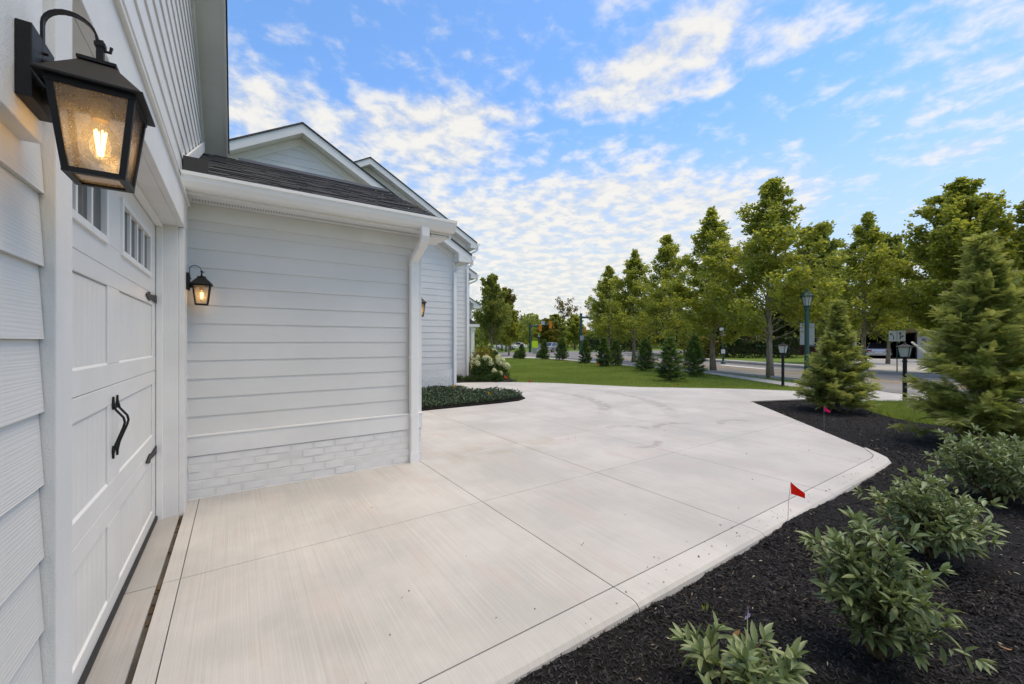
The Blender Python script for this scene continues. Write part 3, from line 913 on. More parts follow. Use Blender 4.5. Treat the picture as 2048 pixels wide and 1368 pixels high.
MB().box(WX1 + .0005, WX1 + .0265, WY - .003, WY + .09, .585, 2.735).build('corner_board', 'trim', wwall, bevel=.003)
MB().box(AX + .024, WX1 + .028, WY - .050, WY + .001, .396, .572).build('skirt_board', 'trim', wwall, bevel=.003)
MB().box(AX + .024, WX1 + .036, WY - .058, WY + .001, .573, .588).build('skirt_cap', 'paint_smooth', wwall, bevel=.002)
MB().box(WX1 + .001, WX1 + .030, WY + .002, 9.2, .392, .572).build('skirt_board', 'trim', wwall)
# painted brick plinth
def brick_mesh(seed, L=.19, H_=.064, D=.05):
    r = random.Random(seed)
    bm = bmesh.new()
    bmesh.ops.create_cube(bm, size=1)
    for v in bm.verts:
        v.co = Vector((v.co.x * L + r.uniform(-.004, .004), v.co.y * D + r.uniform(-.002, .001), v.co.z * H_ + r.uniform(-.003, .003)))
    bmesh.ops.bevel(bm, geom=[e for e in bm.edges if e.verts[0].co.y < 0 and e.verts[1].co.y < 0], offset=.005, segments=2, affect='EDGES')
    me = bpy.data.meshes.new('brick'); bm.to_mesh(me); bm.free()
    me.materials.append(M['brick_white'])
    return me
BR = [brick_mesh(i) for i in range(6)]
rb = random.Random(3)
def plinth(x0, x1, y, zs, parent, rowh, proud=None):
    for ri, z0 in enumerate(zs):
        x = x0 - (.105 if ri % 2 else 0)
        while x < x1 - .02:
            a = max(x, x0); b = min(x + .203, x1)
            if b - a > .03:
                o = bpy.data.objects.new('brick', rb.choice(BR)); COL.objects.link(o)
                o.parent = parent; off = ORG[parent.name]
                pr = proud[ri] if proud else 0
                o.matrix_basis = Matrix.Translation(Vector(((a + b) / 2, y - .012 - pr + rb.uniform(-.003, .003), z0 + rowh / 2 + rb.uniform(-.002, .002))) - off) @ Matrix.Rotation(rb.uniform(-.012, .012), 4, 'Y') @ Matrix.Diagonal((((b - a) - .007) / .19, 1, (rowh - .006) / .064, 1))
            x += .21
plinth(AX + .03, WX1 + .02, WY - .004, [.006, .083, .166, .241, .316], wwall, .0745, [.012, .012, 0, 0, 0])
mo = MB().box(AX + .026, WX1 + .016, WY - .0390, WY + .001, -.02, .391)
mo.box(AX + .026, WX1 + .018, WY - .0510, WY - .0390, -.02, .160)
mo.build('mortar', 'mortar_white', wwall)
MB().box(AX + .024, WX1 + .02, WY - .055, WY - .03, -.02, .007).build('base_bead', 'paint_smooth', wwall, bevel=.003)
MB().box(WX1, WX1 + .02, WY, 9.2, -.02, .391).build('side_plinth', 'brick_white', wwall)
# garage corner plinth strip
# soffit, fascia, gutter, downspout
MB().box(-.395, 2.10, 4.46, WY + .002, 2.737, 2.757).build('wing_soffit', 'soffit_white', house)
vm = MB()
for i in range(96): vm.box(-.33 + i * .0225, -.318 + i * .0225, 4.60, 4.665, 2.7335, 2.7368)
vm.build('soffit_vent', 'sign_grey', house)
MB().box(-.36, 2.10, 4.60, 4.70, 2.7345, 2.7365).build('vent_flange', 'soffit_white', house) if False else None
MB().box(-.375, 2.12, 4.425, 4.455, 2.725, 2.862).build('fascia', 'paint_smooth', house)
gp = [(4.424, 2.868), (4.424, 2.745), (4.36, 2.745), (4.335, 2.760), (4.305, 2.80), (4.297, 2.835), (4.285, 2.845), (4.285, 2.873), (4.297, 2.873), (4.297, 2.853), (4.306, 2.845), (4.314, 2.805), (4.34, 2.768), (4.362, 2.755), (4.414, 2.755), (4.414, 2.868)]
gut = MB().prism(gp, 'x', -.372, 2.135).build('gutter', 'gutter_white', house)
MB().prism([(4.424, 2.871), (4.424, 2.743), (4.36, 2.743), (4.333, 2.758), (4.303, 2.80), (4.295, 2.835), (4.283, 2.843), (4.283, 2.875)], 'x', 2.135, 2.143).build('gutter_end_cap', 'gutter_white', gut)
MB().prism([(4.424, 2.871), (4.424, 2.743), (4.36, 2.743), (4.333, 2.758), (4.303, 2.80), (4.295, 2.835), (4.283, 2.843), (4.283, 2.875)], 'x', -.380, -.3725).build('gutter_end_cap', 'gutter_white', gut)
MB().box(AX + .03, -.20, 4.36, 4.372, 2.876, 3.02).build('kickout_flashing', 'dark_bronze', house)
def downspout(path, name, parent, wx=.075, wy=.055):
    """rectangular pipe swept in the YZ plane or straight: list of (x,y,z)"""
    m = MB()
    path = [Vector(p) for p in path]
    rings = []
    for i, p in enumerate(path):
        t = (path[min(i + 1, len(path) - 1)] - path[max(i - 1, 0)]).normalized()
        a = Vector((1, 0, 0)) if abs(t.x) < .7 else Vector((0, 1, 0))
        a = (a - t * a.dot(t)).normalized(); b = t.cross(a).normalized()
        ring = []
        for (ca, cb) in ((-1, -.8), (-.8, -1), (.8, -1), (1, -.8), (1, .8), (.8, 1), (-.8, 1), (-1, .8)):
            ring.append(p + a * wx / 2 * ca + b * wy / 2 * cb)
        rings.append(ring)
    vs = [v for r_ in rings for v in r_]
    fs = [(i * 8 + j, i * 8 + (j + 1) % 8, (i + 1) * 8 + (j + 1) % 8, (i + 1) * 8 + j) for i in range(len(path) - 1) for j in range(8)]
    fs += [tuple(range(8))[::-1], tuple(range((len(path) - 1) * 8, len(path) * 8))]
    return m.add(vs, fs).build(name, 'gutter_white', parent)
dsx = 1.772
ds = downspout([(dsx, 4.365, 2.76), (dsx, 4.365, 2.66), (dsx, 4.385, 2.61), (dsx, 4.44, 2.56), (dsx, 4.66, 2.46), (dsx, 4.70, 2.43), (dsx, 4.708, 2.38), (dsx, 4.708, 0.04)], 'downspout', house, .098, .07)
for z in (2.36, 1.25, .55):
    MB().box(dsx - .054, dsx + .054, 4.671, 4.748, z, z + .028).build('pipe_strap', 'gutter_white', ds)
MB().box(dsx - .053, dsx + .053, 4.669, 4.747, .0, .13).build('pipe_shoe', 'gutter_white', ds)
# roof of the wing: deck, shingles laid one by one, ridge cap, rake fascia
rd = MB().prism([(4.40, RZ(4.40) - .03), (6.95, RZ(6.95) - .03), (9.5, RZ(4.40) - .03), (9.5, RZ(4.40) - .07), (6.95, RZ(6.95) - .07), (4.40, RZ(4.40) - .07)], 'x', -.385, 2.135)
wroof = rd.build('wing_roof', 'shingle', house)
MB().prism([(6.95, RZ(6.95) - .012), (9.55, RZ(4.35) - .012), (9.55, RZ(4.35) - .028), (6.95, RZ(6.95) - .028)], 'x', -.385, 2.14).build('back_slope', 'shingle', wroof)
pitch = math.atan(.463)
um = MB().box(0, 1, 0, 1, 0, 1).mesh('shingle'); um.materials.append(M['shingle'])
rs = random.Random(9)
exp_ = .128
ns = int((6.95 - 4.37) / math.cos(pitch) / exp_) + 1
for c in range(ns):
    x = -.383 - rs.uniform(0, .2)
    d0 = c * exp_
    while x < 2.15:
        wd = rs.uniform(.13, .30)
        a = max(x, -.383); b = min(x + wd - .003, 2.148)
        if b - a > .03:
            o = bpy.data.objects.new('shingle', um); COL.objects.link(o); o.parent = wroof
            drop = rs.uniform(-.012, .006)
            th = rs.choice((.007, .010, .015))
            y = 4.362 + (d0 + drop) * math.cos(pitch); zz = RZ(4.362) - .028 + (d0 + drop) * math.sin(pitch)
            ln = min(exp_ + .03, (6.955 - y) / math.cos(pitch))
            if ln > .02:
                o.matrix_basis = Matrix.Translation(Vector((a, y, zz + .010)) - ORG[wroof.name]) @ Matrix.Rotation(pitch - .055, 4, 'X') @ Matrix.Diagonal((b - a, ln, th, 1))
        x += wd
MB().prism([(6.80, RZ(6.80) + .004), (6.95, RZ(6.95) + .028), (7.10, RZ(6.80) + .004), (7.10, RZ(6.80) - .02), (6.95, RZ(6.95) + .002), (6.80, RZ(6.80) - .02)], 'x', .02, 2.15).build('ridge_vent', 'black_rubber', wroof)
MB().prism([(4.43, RZ(4.43) - .075), (6.95, RZ(6.95) - .075), (6.95, RZ(6.95) - .20), (4.43, RZ(4.43) - .20)], 'x', 2.108, 2.133).build('rake_board', 'paint_smooth', house)
MB().prism([(9.47, RZ(4.43) - .075), (6.95, RZ(6.95) - .075), (6.95, RZ(6.95) - .20), (9.47, RZ(4.43) - .20)], 'x', 2.108, 2.133).build('rake_board', 'paint_smooth', house)
MB().prism([(4.50, RZ(4.50) - .18), (6.95, RZ(6.95) - .18), (6.95, RZ(6.95) - .165), (4.50, RZ(4.50) - .165)], 'x', WX1 - .01, 2.108).build('wing_soffit', 'soffit_white', house)
MB().prism([(9.40, RZ(4.50) - .18), (6.95, RZ(6.95) - .18), (6.95, RZ(6.95) - .165), (9.40, RZ(4.50) - .165)], 'x', WX1 - .01, 2.108).build('wing_soffit', 'soffit_white', house)
MB().box(WX1 + .03, 2.105, 4.46, 4.85, 2.69, 2.72).build('eave_return', 'paint_smooth', house)
# white step board where the wing roof meets the garage wall
MB().prism([(4.50, RZ(4.50) + .01), (7.0, RZ(7.0) + .01), (7.0, RZ(7.0) + .14), (4.50, RZ(4.50) + .14)], 'x', AX + .022, AX + .042).build('step_board', 'paint_smooth', house)

# ---- gabled wings further along
def gable_wing(Yf, Yw, pk, slope, ex, cx, xl, zbase, depth, lap=.18, plinth_h=.35, dsp=True, bricks=True):
    """Yf: plane of the rake fascia, Yw: plane of the wall, pk=(x,z) peak, ex: right eave x, cx: right corner x"""
    px0, pz0 = pk
    zr = lambda x: pz0 - slope * abs(x - px0)
    wl = 2 * px0 - cx
    w_ = MB()
    w_.prism([(xl, -.1), (cx, -.1), (cx, zr(cx) - .16), (px0, pz0 - .16), (xl, max(-.05, zr(xl) - .16))], 'y', Yw, Yw + depth)
    wall = w_.build('gable_wall', 'paint_smooth', house)
    z = plinth_h + .20
    while z < pz0 - .35:
        half = (pz0 - .20 - z) / slope
        halft = max(.02, (pz0 - .20 - z - lap) / slope)
        x1 = min(cx - .02, px0 + half); x0 = max(xl, px0 - half)
        t1 = min(cx - .02, px0 + halft); t0 = max(xl, px0 - halft)
        lap_y(x0, x1, z, Yw, lap, wall, t0, t1)
        z += lap
    MB().box(xl, cx + .02, Yw - .034, Yw, plinth_h, plinth_h + .185).build('skirt_board', 'trim', wall)
    MB().box(cx - .10, cx + .025, Yw - .032, Yw + .09, plinth_h + .186, zr(cx) - .1).build('corner_board', 'trim', wall)
    if bricks:
        n = int(plinth_h / .075)
        plinth(cx - 1.9, cx + .015, Yw - .004, [.01 + i * .075 for i in range(n)], wall, .0745)
    MB().box(xl, cx + .012, Yw - .0375, Yw + depth - .05, -.05, plinth_h - .002).build('mortar', 'mortar_white', wall)
    # roof slab + fascia + soffit on both rakes
    for sgn, xe in ((1, ex), (-1, max(2 * px0 - ex, xl - .8))):
        P = lambda x, o: (x, zr(x) + o)
        MB().prism([P(px0, .02), P(xe, .02), P(xe, .055), P(px0, .055)][::sgn], 'y', Yf - .03, Yw + depth).build('gable_roof', 'shingle', house)
        MB().prism([P(px0, -.19), P(xe, -.19), P(xe, .018), P(px0, .018)][::sgn], 'y', Yf, Yf + .03).build('rake_board', 'trim', house)
        MB().prism([P(px0, -.165), P(xe, -.165), P(xe, -.15), P(px0, -.15)][::sgn], 'y', Yf + .03, Yw + .02).build('rake_soffit', 'soffit_white', house)
        fx = (min(cx - .02, xe) if sgn > 0 else max(xl, xe))
        MB().prism([P(px0, -.36), P(fx, -.36), P(fx, -.17), P(px0, -.17)][::sgn], 'y', Yw - .03, Yw + .001).build('rake_frieze', 'trim', wall)
    ze = zr(ex)
    # boxed eave end and soffit along the side
    MB().box(cx + .0, ex, Yf + .031, Yw + depth, ze - .19, ze - .17).build('eave_soffit', 'soffit_white', house)
    MB().prism([(cx - .05, ze - .19), (ex, ze - .19), (ex, ze - .01), (cx - .05, zr(cx - .05) - .19)], 'y', Yf + .002, Yf + .028).build('eave_return', 'trim', house)
    MB().box(cx - .058, cx - .048, Yf + .031, Yw + .01, ze - .19, zr(cx - .05) - .16).build('eave_return', 'trim', house)
    g = [(ex, ze + .01), (ex, ze - .12), (ex + .06, ze - .12), (ex + .085, ze - .10), (ex + .12, ze - .05), (ex + .13, ze + .012)]
    MB().prism(g, 'y', Yf - .02, Yw + depth).build('gutter', 'gutter_white', house)
    if dsp:
        downspout([(ex + .06, Yf + .10, ze - .12), (ex + .06, Yf + .10, ze - .2), (ex + .02, Yf + .12, ze - .27), (cx + .0, Yw - .10, ze - .42), (cx - .05, Yw - .075, ze - .5), (cx - .05, Yw - .075, .03)], 'downspout', house, .085, .065)
    return wall
gable_wing(10.6, 10.95, (1.28, 6.55), .568, 5.78, 5.41, -2.0, .45, 5, plinth_h=.45)
gable_wing(14.15, 14.5, (3.78, 7.73), .563, 7.96, 7.72, -1.0, .4, 4.5, plinth_h=.40)
gable_wing(17.4, 17.75, (5.6, 7.05), .55, 9.78, 9.50, 1.0, .4, 5, plinth_h=.40, bricks=False)
gable_wing(22.6, 23.0, (9.0, 6.0), .56, 12.95, 12.5, 5.0, .4, 5, plinth_h=.40, bricks=False, dsp=False)
# porch: small hipped roof on a beam and posts
MB().prism([(9.6, 2.42), (10.95, 2.42), (9.6, 3.15)], 'y', 19.3, 22.5).build('porch_roof', 'shingle', house)
MB().box(9.6, 10.98, 19.25, 22.5, 2.27, 2.417).build('porch_beam', 'paint_smooth', house)
for (x, y) in ((10.62, 19.45), (10.62, 21.8)):
    m = MB().box(x - .1, x + .1, y - .1, y + .1, .16, 2.10); m.box(x - .14, x + .14, y - .14, y + .14, 0, .16); m.box(x - .14, x + .14, y - .14, y + .14, 2.10, 2.268)
    m.build('porch_post', 'paint_smooth', house)
# hose hook on the third wall
m = MB().box(7.00, 7.06, 14.43, 14.45, 1.86, 2.05); m.tube([(7.03, 14.43, 2.0), (7.03, 14.30, 2.0), (7.03, 14.26, 2.06)], .014, 6)
tag(m.build('wall_hook', 'black_metal'), 'small black iron hook on white siding beside a downspout', 'hook')

# =================================================================== LANTERNS
def lantern(loc, rz, label, power):
    t = empty('wall_lantern', (0, 0, 0), label, 'lantern', 'black wall lanterns with amber bulbs')
    xc = .1075
    MB().box(0, .023, -.06, .06, .13, .277).build('back_plate', 'black_metal', t, bevel=.0015)
    # arched band
    pts = [(.021, .205), (.021, .25), (.021, .311)]
    for i in range(1, 12):
        a = math.pi - math.pi * i / 12
        pts.append((.062 + .041 * math.cos(a), .311 + .041 * math.sin(a)))
    pts += [(.103, .311), (.103, .296)]
    m = MB()
    vs = []; n = len(pts)
    for i, p in enumerate(pts):
        a = Vector(pts[max(i - 1, 0)]); b = Vector(pts[min(i + 1, n - 1)])
        tt = (b - a).normalized(); nn = Vector((-tt.y, tt.x)) * .0022
        for (sx, sy) in ((1, -1), (1, 1), (-1, 1), (-1, -1)):
            vs.append((p[0] + nn.x * sx, sy * .0065, p[1] + nn.y * sx))
    fs = [(i * 4 + j, i * 4 + (j + 1) % 4, (i + 1) * 4 + (j + 1) % 4, (i + 1) * 4 + j) for i in range(n - 1) for j in range(4)]
    fs += [(3, 2, 1, 0), tuple(range((n - 1) * 4, n * 4))]
    m.add(vs, fs)
    arm = m.build('scroll_arm', 'black_metal', t)
    q = MB().tube([(.023, 0, .232), (.034, 0, .232)], .006, 8); q.tube([(.018, 0, .25), (.030, 0, .25)], .003, 6)
    q.build('thumb_screw', 'black_metal', t)
    MB().tube([(.023, 0, .163), (.07, 0, .163)], .016, 10).build('stub_arm', 'black_metal', t)
    m = MB().frustum((xc, 0), .186, .080, .250, .026)
    m.frustum((xc, 0), .181, .082, .1865, .082)
    m.build('roof', 'black_metal', t, bevel=.001)
    m = MB().box(xc - .031, xc + .031, -.031, .031, .249, .256)
    m.box(xc - .012, xc + .012, -.012, .012, .256, .264); m.box(xc - .006, xc + .006, -.006, .006, .264, .312)
    m.tube([(xc + .004, 0, .292), (xc + .016, 0, .292), (xc + .018, 0, .304)], .0032, 6); m.box(xc - .009, xc + .009, -.008, .008, .298, .306)
    m.build('finial', 'black_metal', t)
    # frame: four raking posts, top and bottom rings
    hb, ht, z0, z1 = .048, .068, 0.0, .182
    m = MB()
    for sx in (-1, 1):
        for sy in (-1, 1):
            vs = []
            for (h, z) in ((hb, z0), (ht, z1)):
                for (a, b) in ((0, 0), (1, 0), (1, 1), (0, 1)):
                    vs.append((xc + sx * (h - a * .011), sy * (h - b * .011), z))
            m.add(vs, [(0, 1, 2, 3), (7, 6, 5, 4), (0, 4, 5, 1), (1, 5, 6, 2), (2, 6, 7, 3), (3, 7, 4, 0)])
    def ring(z, zt, h, tk):
        m.box(xc - h, xc + h, -h, -h + tk, z, zt); m.box(xc - h, xc + h, h - tk, h, z, zt)
        m.box(xc - h, xc - h + tk, -h + tk, h - tk, z, zt); m.box(xc + h - tk, xc + h, -h + tk, h - tk, z, zt)
    ring(-.001, .010, hb + .0006, .012); ring(.170, .1805, ht + .0004, .011)
    m.build('frame', 'black_metal', t)
    # glass panes
    for sx, sy in ((1, 0), (-1, 0), (0, 1), (0, -1)):
        vs = []
        for d in (.0045, .0065):
            for (h, z) in ((hb, .008), (ht, .172)):
                for s in (-1, 1):
                    wv = (h - .009) * s
                    vs.append((xc + sx * (h - d) + (0 if sx else wv), sy * (h - d) + (0 if sy else wv), z))
        MB().add(vs, [(0, 1, 3, 2), (5, 4, 6, 7), (0, 2, 6, 4), (1, 5, 7, 3), (2, 3, 7, 6), (0, 4, 5, 1)]).build('glass_pane', 'seeded_glass', t)
    MB().box(xc - .036, xc + .036, -.036, .036, .004, .006).build('glass_pane', 'seeded_glass', t)
    MB().lathe([(.014, .135), (.016, .14), (.016, .17), (.02, .175), (.02, .18)], (xc, 0), 12).build('socket', 'brass', t, smooth=False)
    prof = [(.002, .040), (.012, .042), (.022, .049), (.030, .062), (.033, .078), (.031, .094), (.024, .110), (.016, .124), (.0135, .136)]
    b = MB().lathe(prof, (xc, 0), 16).build('bulb', 'bulb_glass', t, smooth=True)
    f = MB()
    for i in range(6):
        a = i * math.pi / 3
        f.tube([(xc + .0035 * math.cos(a), .0035 * math.sin(a), .058), (xc + .0095 * math.cos(a), .0095 * math.sin(a), .112)], .0016, 5)
    f.build('filament', 'filament', b)
    pl = bpy.data.lights.new('bulb_light', 'POINT'); pl.energy = power; pl.color = (1, .68, .36); pl.shadow_soft_size = .02
    lo = bpy.data.objects.new('bulb_light', pl); COL.objects.link(lo); lo.parent = b; lo.location = (xc, 0, .085)
    t.location = loc; t.rotation_euler = (0, 0, rz)
    return t
lantern((-.3565, 1.2525, 1.804), 0, 'large lit black lantern nearest the camera beside the garage door', .12)
lantern((-.3675, 4.60, 1.785), 0, 'lit black lantern in the corner between garage door and low wing', .14)
lantern((WX1 + .020, 5.10, 1.785), 0, 'black lantern peeking from behind the low wing corner and downspout', .14)

# =================================================================== VEGETATION
def frames(D, rng, up=None):
    """orthonormal side/normal vectors for directions D (n,3)"""
    n = len(D)
    r = rng.normal(size=(n, 3)) if up is None else up
    S = np.cross(D, r); S /= np.linalg.norm(S, axis=1, keepdims=True) + 1e-9
    N = np.cross(S, D)
    return S, N
def leaf_cloud(name, P, D, L, W, rng, var=None, fold=.25, up=None):
    n = len(P)
    D = D / (np.linalg.norm(D, axis=1, keepdims=True) + 1e-9)
    S, N = frames(D, rng, up)
    L = L[:, None]; W = W[:, None]
    V = np.stack([P, P + D * L * .45 + S * W * .5 + N * W * fold, P + D * L - N * L * .12, P + D * L * .45 - S * W * .5 + N * W * fold], 1).reshape(-1, 3)
    b = np.arange(n)[:, None] * 4
    T = np.concatenate([b + np.array([[0, 1, 2]]), b + np.array([[0, 2, 3]])], 1).reshape(-1, 3)
    v = rng.random(n) if var is None else var
    return np_mesh(name, V, T, np.repeat(v, 4))

def gen_tree(seed, h, cb, rmax, nl, per, leaf, power=.8, up0=.5, trunk_r=.10, spread=.13, mat='leaf_street', bk='bark', low=.65, point=.55):
    rng = np.random.default_rng(seed); rr = random.Random(seed)
    tm = MB()
    tp = []
    ox = oy = 0
    for i in range(9):
        z = h * .96 * i / 8
        tp.append(Vector((ox, oy, z))); ox += rr.uniform(-.05, .05); oy += rr.uniform(-.05, .05)
    def tpos(z):
        t = min(max(z / (h * .96) * 8, 0), 7.999); i = int(t)
        return tp[i].lerp(tp[i + 1], t - i)
    tm.tube(tp, [trunk_r * (1.35 if i == 0 else 1) * (1 - .93 * i / 8) + .006 for i in range(9)], 8)
    LP = []; LD = []; LV = []
    for i in range(nl):
        t = ((i + rr.random()) / nl) ** .9
        z0 = cb + (h * .95 - cb) * t
        az = i * 2.39996 + rr.uniform(-.5, .5)
        prof = min(1.0, low + t * 2.6) * (1 - t) ** power
        ln = (rmax * prof + .12) * rr.uniform(.62, 1.18)
        elev = up0 + .55 * t + rr.uniform(-.2, .2); fin = 1 - point * t
        d = Vector((math.cos(az) * math.cos(elev), math.sin(az) * math.cos(elev), math.sin(elev)))
        p = tpos(z0); pts = [p]
        for k in range(4):
            d = (d + Vector((rr.uniform(-.18, .18), rr.uniform(-.18, .18), rr.uniform(-.06, .16)))).normalized()
            p = p + d * ln / 4; pts.append(p)
        r0 = max(.008, trunk_r * .32 * (ln / rmax) + .004)
        tm.tube(pts, [r0 * (1 - .8 * k / 4) for k in range(5)], 5, caps=False)
        nt = 2 + int(ln * 4.2)
        for q in range(nt):
            f = rr.uniform(.22, 1.0) * 4; a = min(int(f), 3)
            b = pts[a].lerp(pts[a + 1], f - a)
            dd = (d * .7 + Vector((rr.gauss(0, .6), rr.gauss(0, .6), rr.gauss(.1, .45)))).normalized()
            tl = rr.uniform(.18, .50) * (.5 + .5 * min(1, ln)) * fin
            e = b + dd * tl
            tm.tube([b, e], [.007, .003], 3, caps=False)
            k = max(3, int(per * rr.uniform(.5, 1.5)))
            s = rng.uniform(.1, 1.05, k)[:, None]
            c = np.array(b) * (1 - s) + np.array(e) * s + rng.normal(0, spread * fin, (k, 3)) * np.array([1, 1, .8])
            LP.append(c)
            out = c - np.array([tpos(z0).x, tpos(z0).y, z0])
            LD.append(out / (np.linalg.norm(out, axis=1, keepdims=True) + .01) * .5 + rng.normal(0, .55, (k, 3)) + np.array([0, 0, -.35]))
            LV.append(np.clip(rng.normal(.45 + rr.uniform(-.22, .22), .22, k), 0, 1))
    P = np.concatenate(LP); D = np.concatenate(LD); Vv = np.concatenate(LV)
    n = len(P)
    L = leaf * rng.uniform(.65, 1.3, n)
    cm = leaf_cloud('crown', P, D, L, L * rng.uniform(.7, .95, n), rng, Vv)
    cm.materials.append(M[mat]); me = tm.mesh('trunk', smooth=True); me.materials.append(M[bk])
    return me, cm
def place_tree(meshes, loc, scale, rz, name, label, group=None, cat='tree', cmat=None):
    t = empty(name, (loc[0], loc[1], GZ + .0), label, cat, group, rz)
    t.scale = scale if hasattr(scale, '__len__') else (scale,) * 3
    for nm, me in zip(('trunk', 'crown'), meshes):
        o = bpy.data.objects.new(nm, me); COL.objects.link(o); o.parent = t
        if cmat and nm == 'crown':
            o.material_slots[0].link = 'OBJECT'; o.material_slots[0].material = M[cmat]
    return t
ST = [gen_tree(21, 8.7, 1.3, 3.3, 80, 33, .118, power=1.0, up0=.40), gen_tree(22, 8.7, 1.2, 3.0, 80, 32, .118, power=1.05, up0=.42), gen_tree(23, 8.7, 1.5, 2.7, 70, 26, .118, power=.9, up0=.5),
      gen_tree(24, 8.5, 1.2, 3.5, 88, 42, .125, power=.68, up0=.48, low=.55)]
G1 = 'street trees along the near side of the road'
G2 = 'street trees across the road'
for v, loc, sc, rz, lab in [
        (0, (18.26, 7.80), (1.14, 1.14, .98), .3, 'tallest near street tree with thick pale trunk behind the first black lamp post'),
        (1, (19.75, 11.05), (1.24, 1.24, .98), 1.9, 'second street tree from the lamp post, slim trunk at the grass strip'),
        (2, (22.3, 15.3), (1.22, 1.22, .98), 4.0, 'third street tree along the near kerb, pointed narrow crown'),
        (1, (24.6, 19.9), (1.25, 1.25, 1.0), 5.2, 'fourth street tree along the near kerb, above the small cone evergreens'),
        (0, (26.4, 24.0), (1.08, 1.08, .96), 2.7, 'farthest street tree of the near row beside the traffic signal')]:
    place_tree(ST[v], loc, sc, rz, 'street_tree', lab, G1)
for v, loc, sc, rz, lab in [
        (2, (26.95, 7.0), (1.12, 1.12, .98), .8, 'thin crowned street tree standing in front of the carport'),
        (3, (25.9, 3.75), (1.1, 1.1, 1.02), 2.0, 'broad round topped tree at right behind the large arborvitae'),
        (3, (25.6, 1.3), (.92, .92, .90), 3.6, 'street tree cut off by the right edge of the picture')]:
    place_tree(ST[v], loc, sc, rz, 'street_tree', lab, G2)
# trees in the gardens across the road and beyond the crossing
BK = [gen_tree(31, 9, 1.6, 3.4, 54, 30, .24, power=.45, up0=.5, spread=.22, mat='leaf_mid', trunk_r=.16), gen_tree(32, 8, 1.2, 3.0, 48, 26, .24, power=.5, up0=.45, spread=.22, mat='leaf_mid', trunk_r=.14)]
G3 = 'garden trees beyond the road'
for v, loc, sc, rz, mt, lab in [
        (0, (34.0, 11.4), (.9, .9, 1.03), .2, None, 'tall garden tree behind the green street lamp'),
        (1, (36.6, 8.3), (.75, .75, 1.08), 1.4, None, 'garden tree just left of the broad round topped tree'),
        (0, (43.5, 5.2), (1.2, 1.2, 1.05), 2.4, 'leaf_dark', 'dark garden tree behind the large arborvitae at right'),
        (1, (38.5, 1.5), (1.1, 1.1, .95), 2.9, 'leaf_dark', 'dark garden tree low behind the rightmost street trees'),
        (0, (55.5, 17.5), (1.15, 1.15, 1.0), 4.1, 'leaf_dark', 'dark tree rising behind the carport roof'),
        (1, (57.0, 22.5), (1.2, 1.2, 1.1), 5.1, None, 'garden tree behind the house with white windows'),
        (0, (51.0, 28.0), (1.1, 1.1, .95), .9, None, 'garden tree behind the left end of the dark hedge'),
        (1, (44.0, 30.5), (1.25, 1.25, 1.05), 2.2, None, 'garden tree above the yellow green hedge'),
        (0, (38.9, 27.0), (1.0, 1.0, .62), .6, 'leaf_dark', 'low dark tree behind the close pair of street trees'),
        (1, (43.0, 22.6), (1.0, 1.0, .72), 1.6, 'leaf_dark', 'low dark tree rising behind the dark hedge, left'),
        (0, (46.0, 18.0), (1.0, 1.0, .66), 2.6, 'leaf_dark', 'low dark tree rising behind the dark hedge, right'),
        (1, (52.0, 6.5), (1.2, 1.2, .8), 3.4, 'leaf_dark', 'low dark tree right of the carport'),
        (1, (44.6, 33.4), (1.1, 1.1, .85), 3.2, None, 'bushy tree at the corner right of the green mast arm pole')]:
    place_tree(BK[v], loc, sc, rz, 'garden_tree', lab, G3, cmat=mt)
G4 = 'trees beyond the crossing'
for v, loc, sc, rz, mt, lab in [
        (0, (22.0, 36.0), (.78, .78, .90), .4, None, 'dark green tree with straight trunk close behind the house end'),
        (1, (25.2, 37.6), (.60, .60, .70), 1.8, 'leaf_street', 'pale green bushy tree right of the straight trunked tree'),
        (1, (34.0, 51.5), (.95, .95, 1.2), 2.1, 'leaf_yellow', 'yellowing tree behind the smaller mast arm pole'),
        (0, (28.2, 45.0), (.62, .62, .72), 2.9, None, 'green tree between the straight trunked tree and the yellowing tree'),
        (1, (48.85, 57.5), (1.15, 1.15, .82), 3.0, None, 'low green tree under the gap of sky, left'),
        (0, (55.4, 59.1), (1.05, 1.05, .74), 3.9, 'leaf_street', 'low green tree under the gap of sky, right'),
        (1, (60.5, 53.5), (1.0, 1.0, .80), 4.4, 'leaf_street', 'low yellow green tree behind the orange traffic signals'),
        (0, (30.0, 49.0), (.85, .85, .76), 5.5, 'leaf_street', 'pale green tree right behind the yellowing tree'),
        (1, (37.5, 58.0), (1.0, 1.0, .84), 4.8, None, 'green tree left of the fluorescent warning sign'),
        (1, (45.5, 55.5), (1.0, 1.0, .70), .7, 'leaf_yellow', 'yellow green tree behind the warning sign'),
        (0, (40.5, 60.0), (.9, .9, .72), 1.1, None, 'green tree behind the white cars'),
        (1, (66.0, 53.0), (1.2, 1.2, .86), 2.6, None, 'green tree filling the gap right of the tall mast pole'),
        (0, (62.0, 56.0), (1.15, 1.15, .90), 5.0, 'leaf_dark', 'dark dome shaped evergreen above the mast arm')]:
    place_tree(BK[v], loc, sc, rz, 'background_tree', lab, G4, cmat=mt)
SP = gen_tree(41, 10.5, 4.6, 4.6, 12, 8, .34, power=.30, up0=.25, spread=.32, point=.2, mat='leaf_rusty', bk='bark_dark', trunk_r=.24, low=.4)
for loc, sc, rz, lab in [((60.3, 67.8), (1, 1, .98), .5, 'sparse rusty tree with bare branches against the sky, left one'), ((70.6, 67.8), (.8, .8, 1.0), 2.2, 'sparse rusty tree with bare branches above the mast arm')]:
    place_tree(SP, loc, sc, rz, 'sparse_tree', lab, 'sparse trees against the sky')

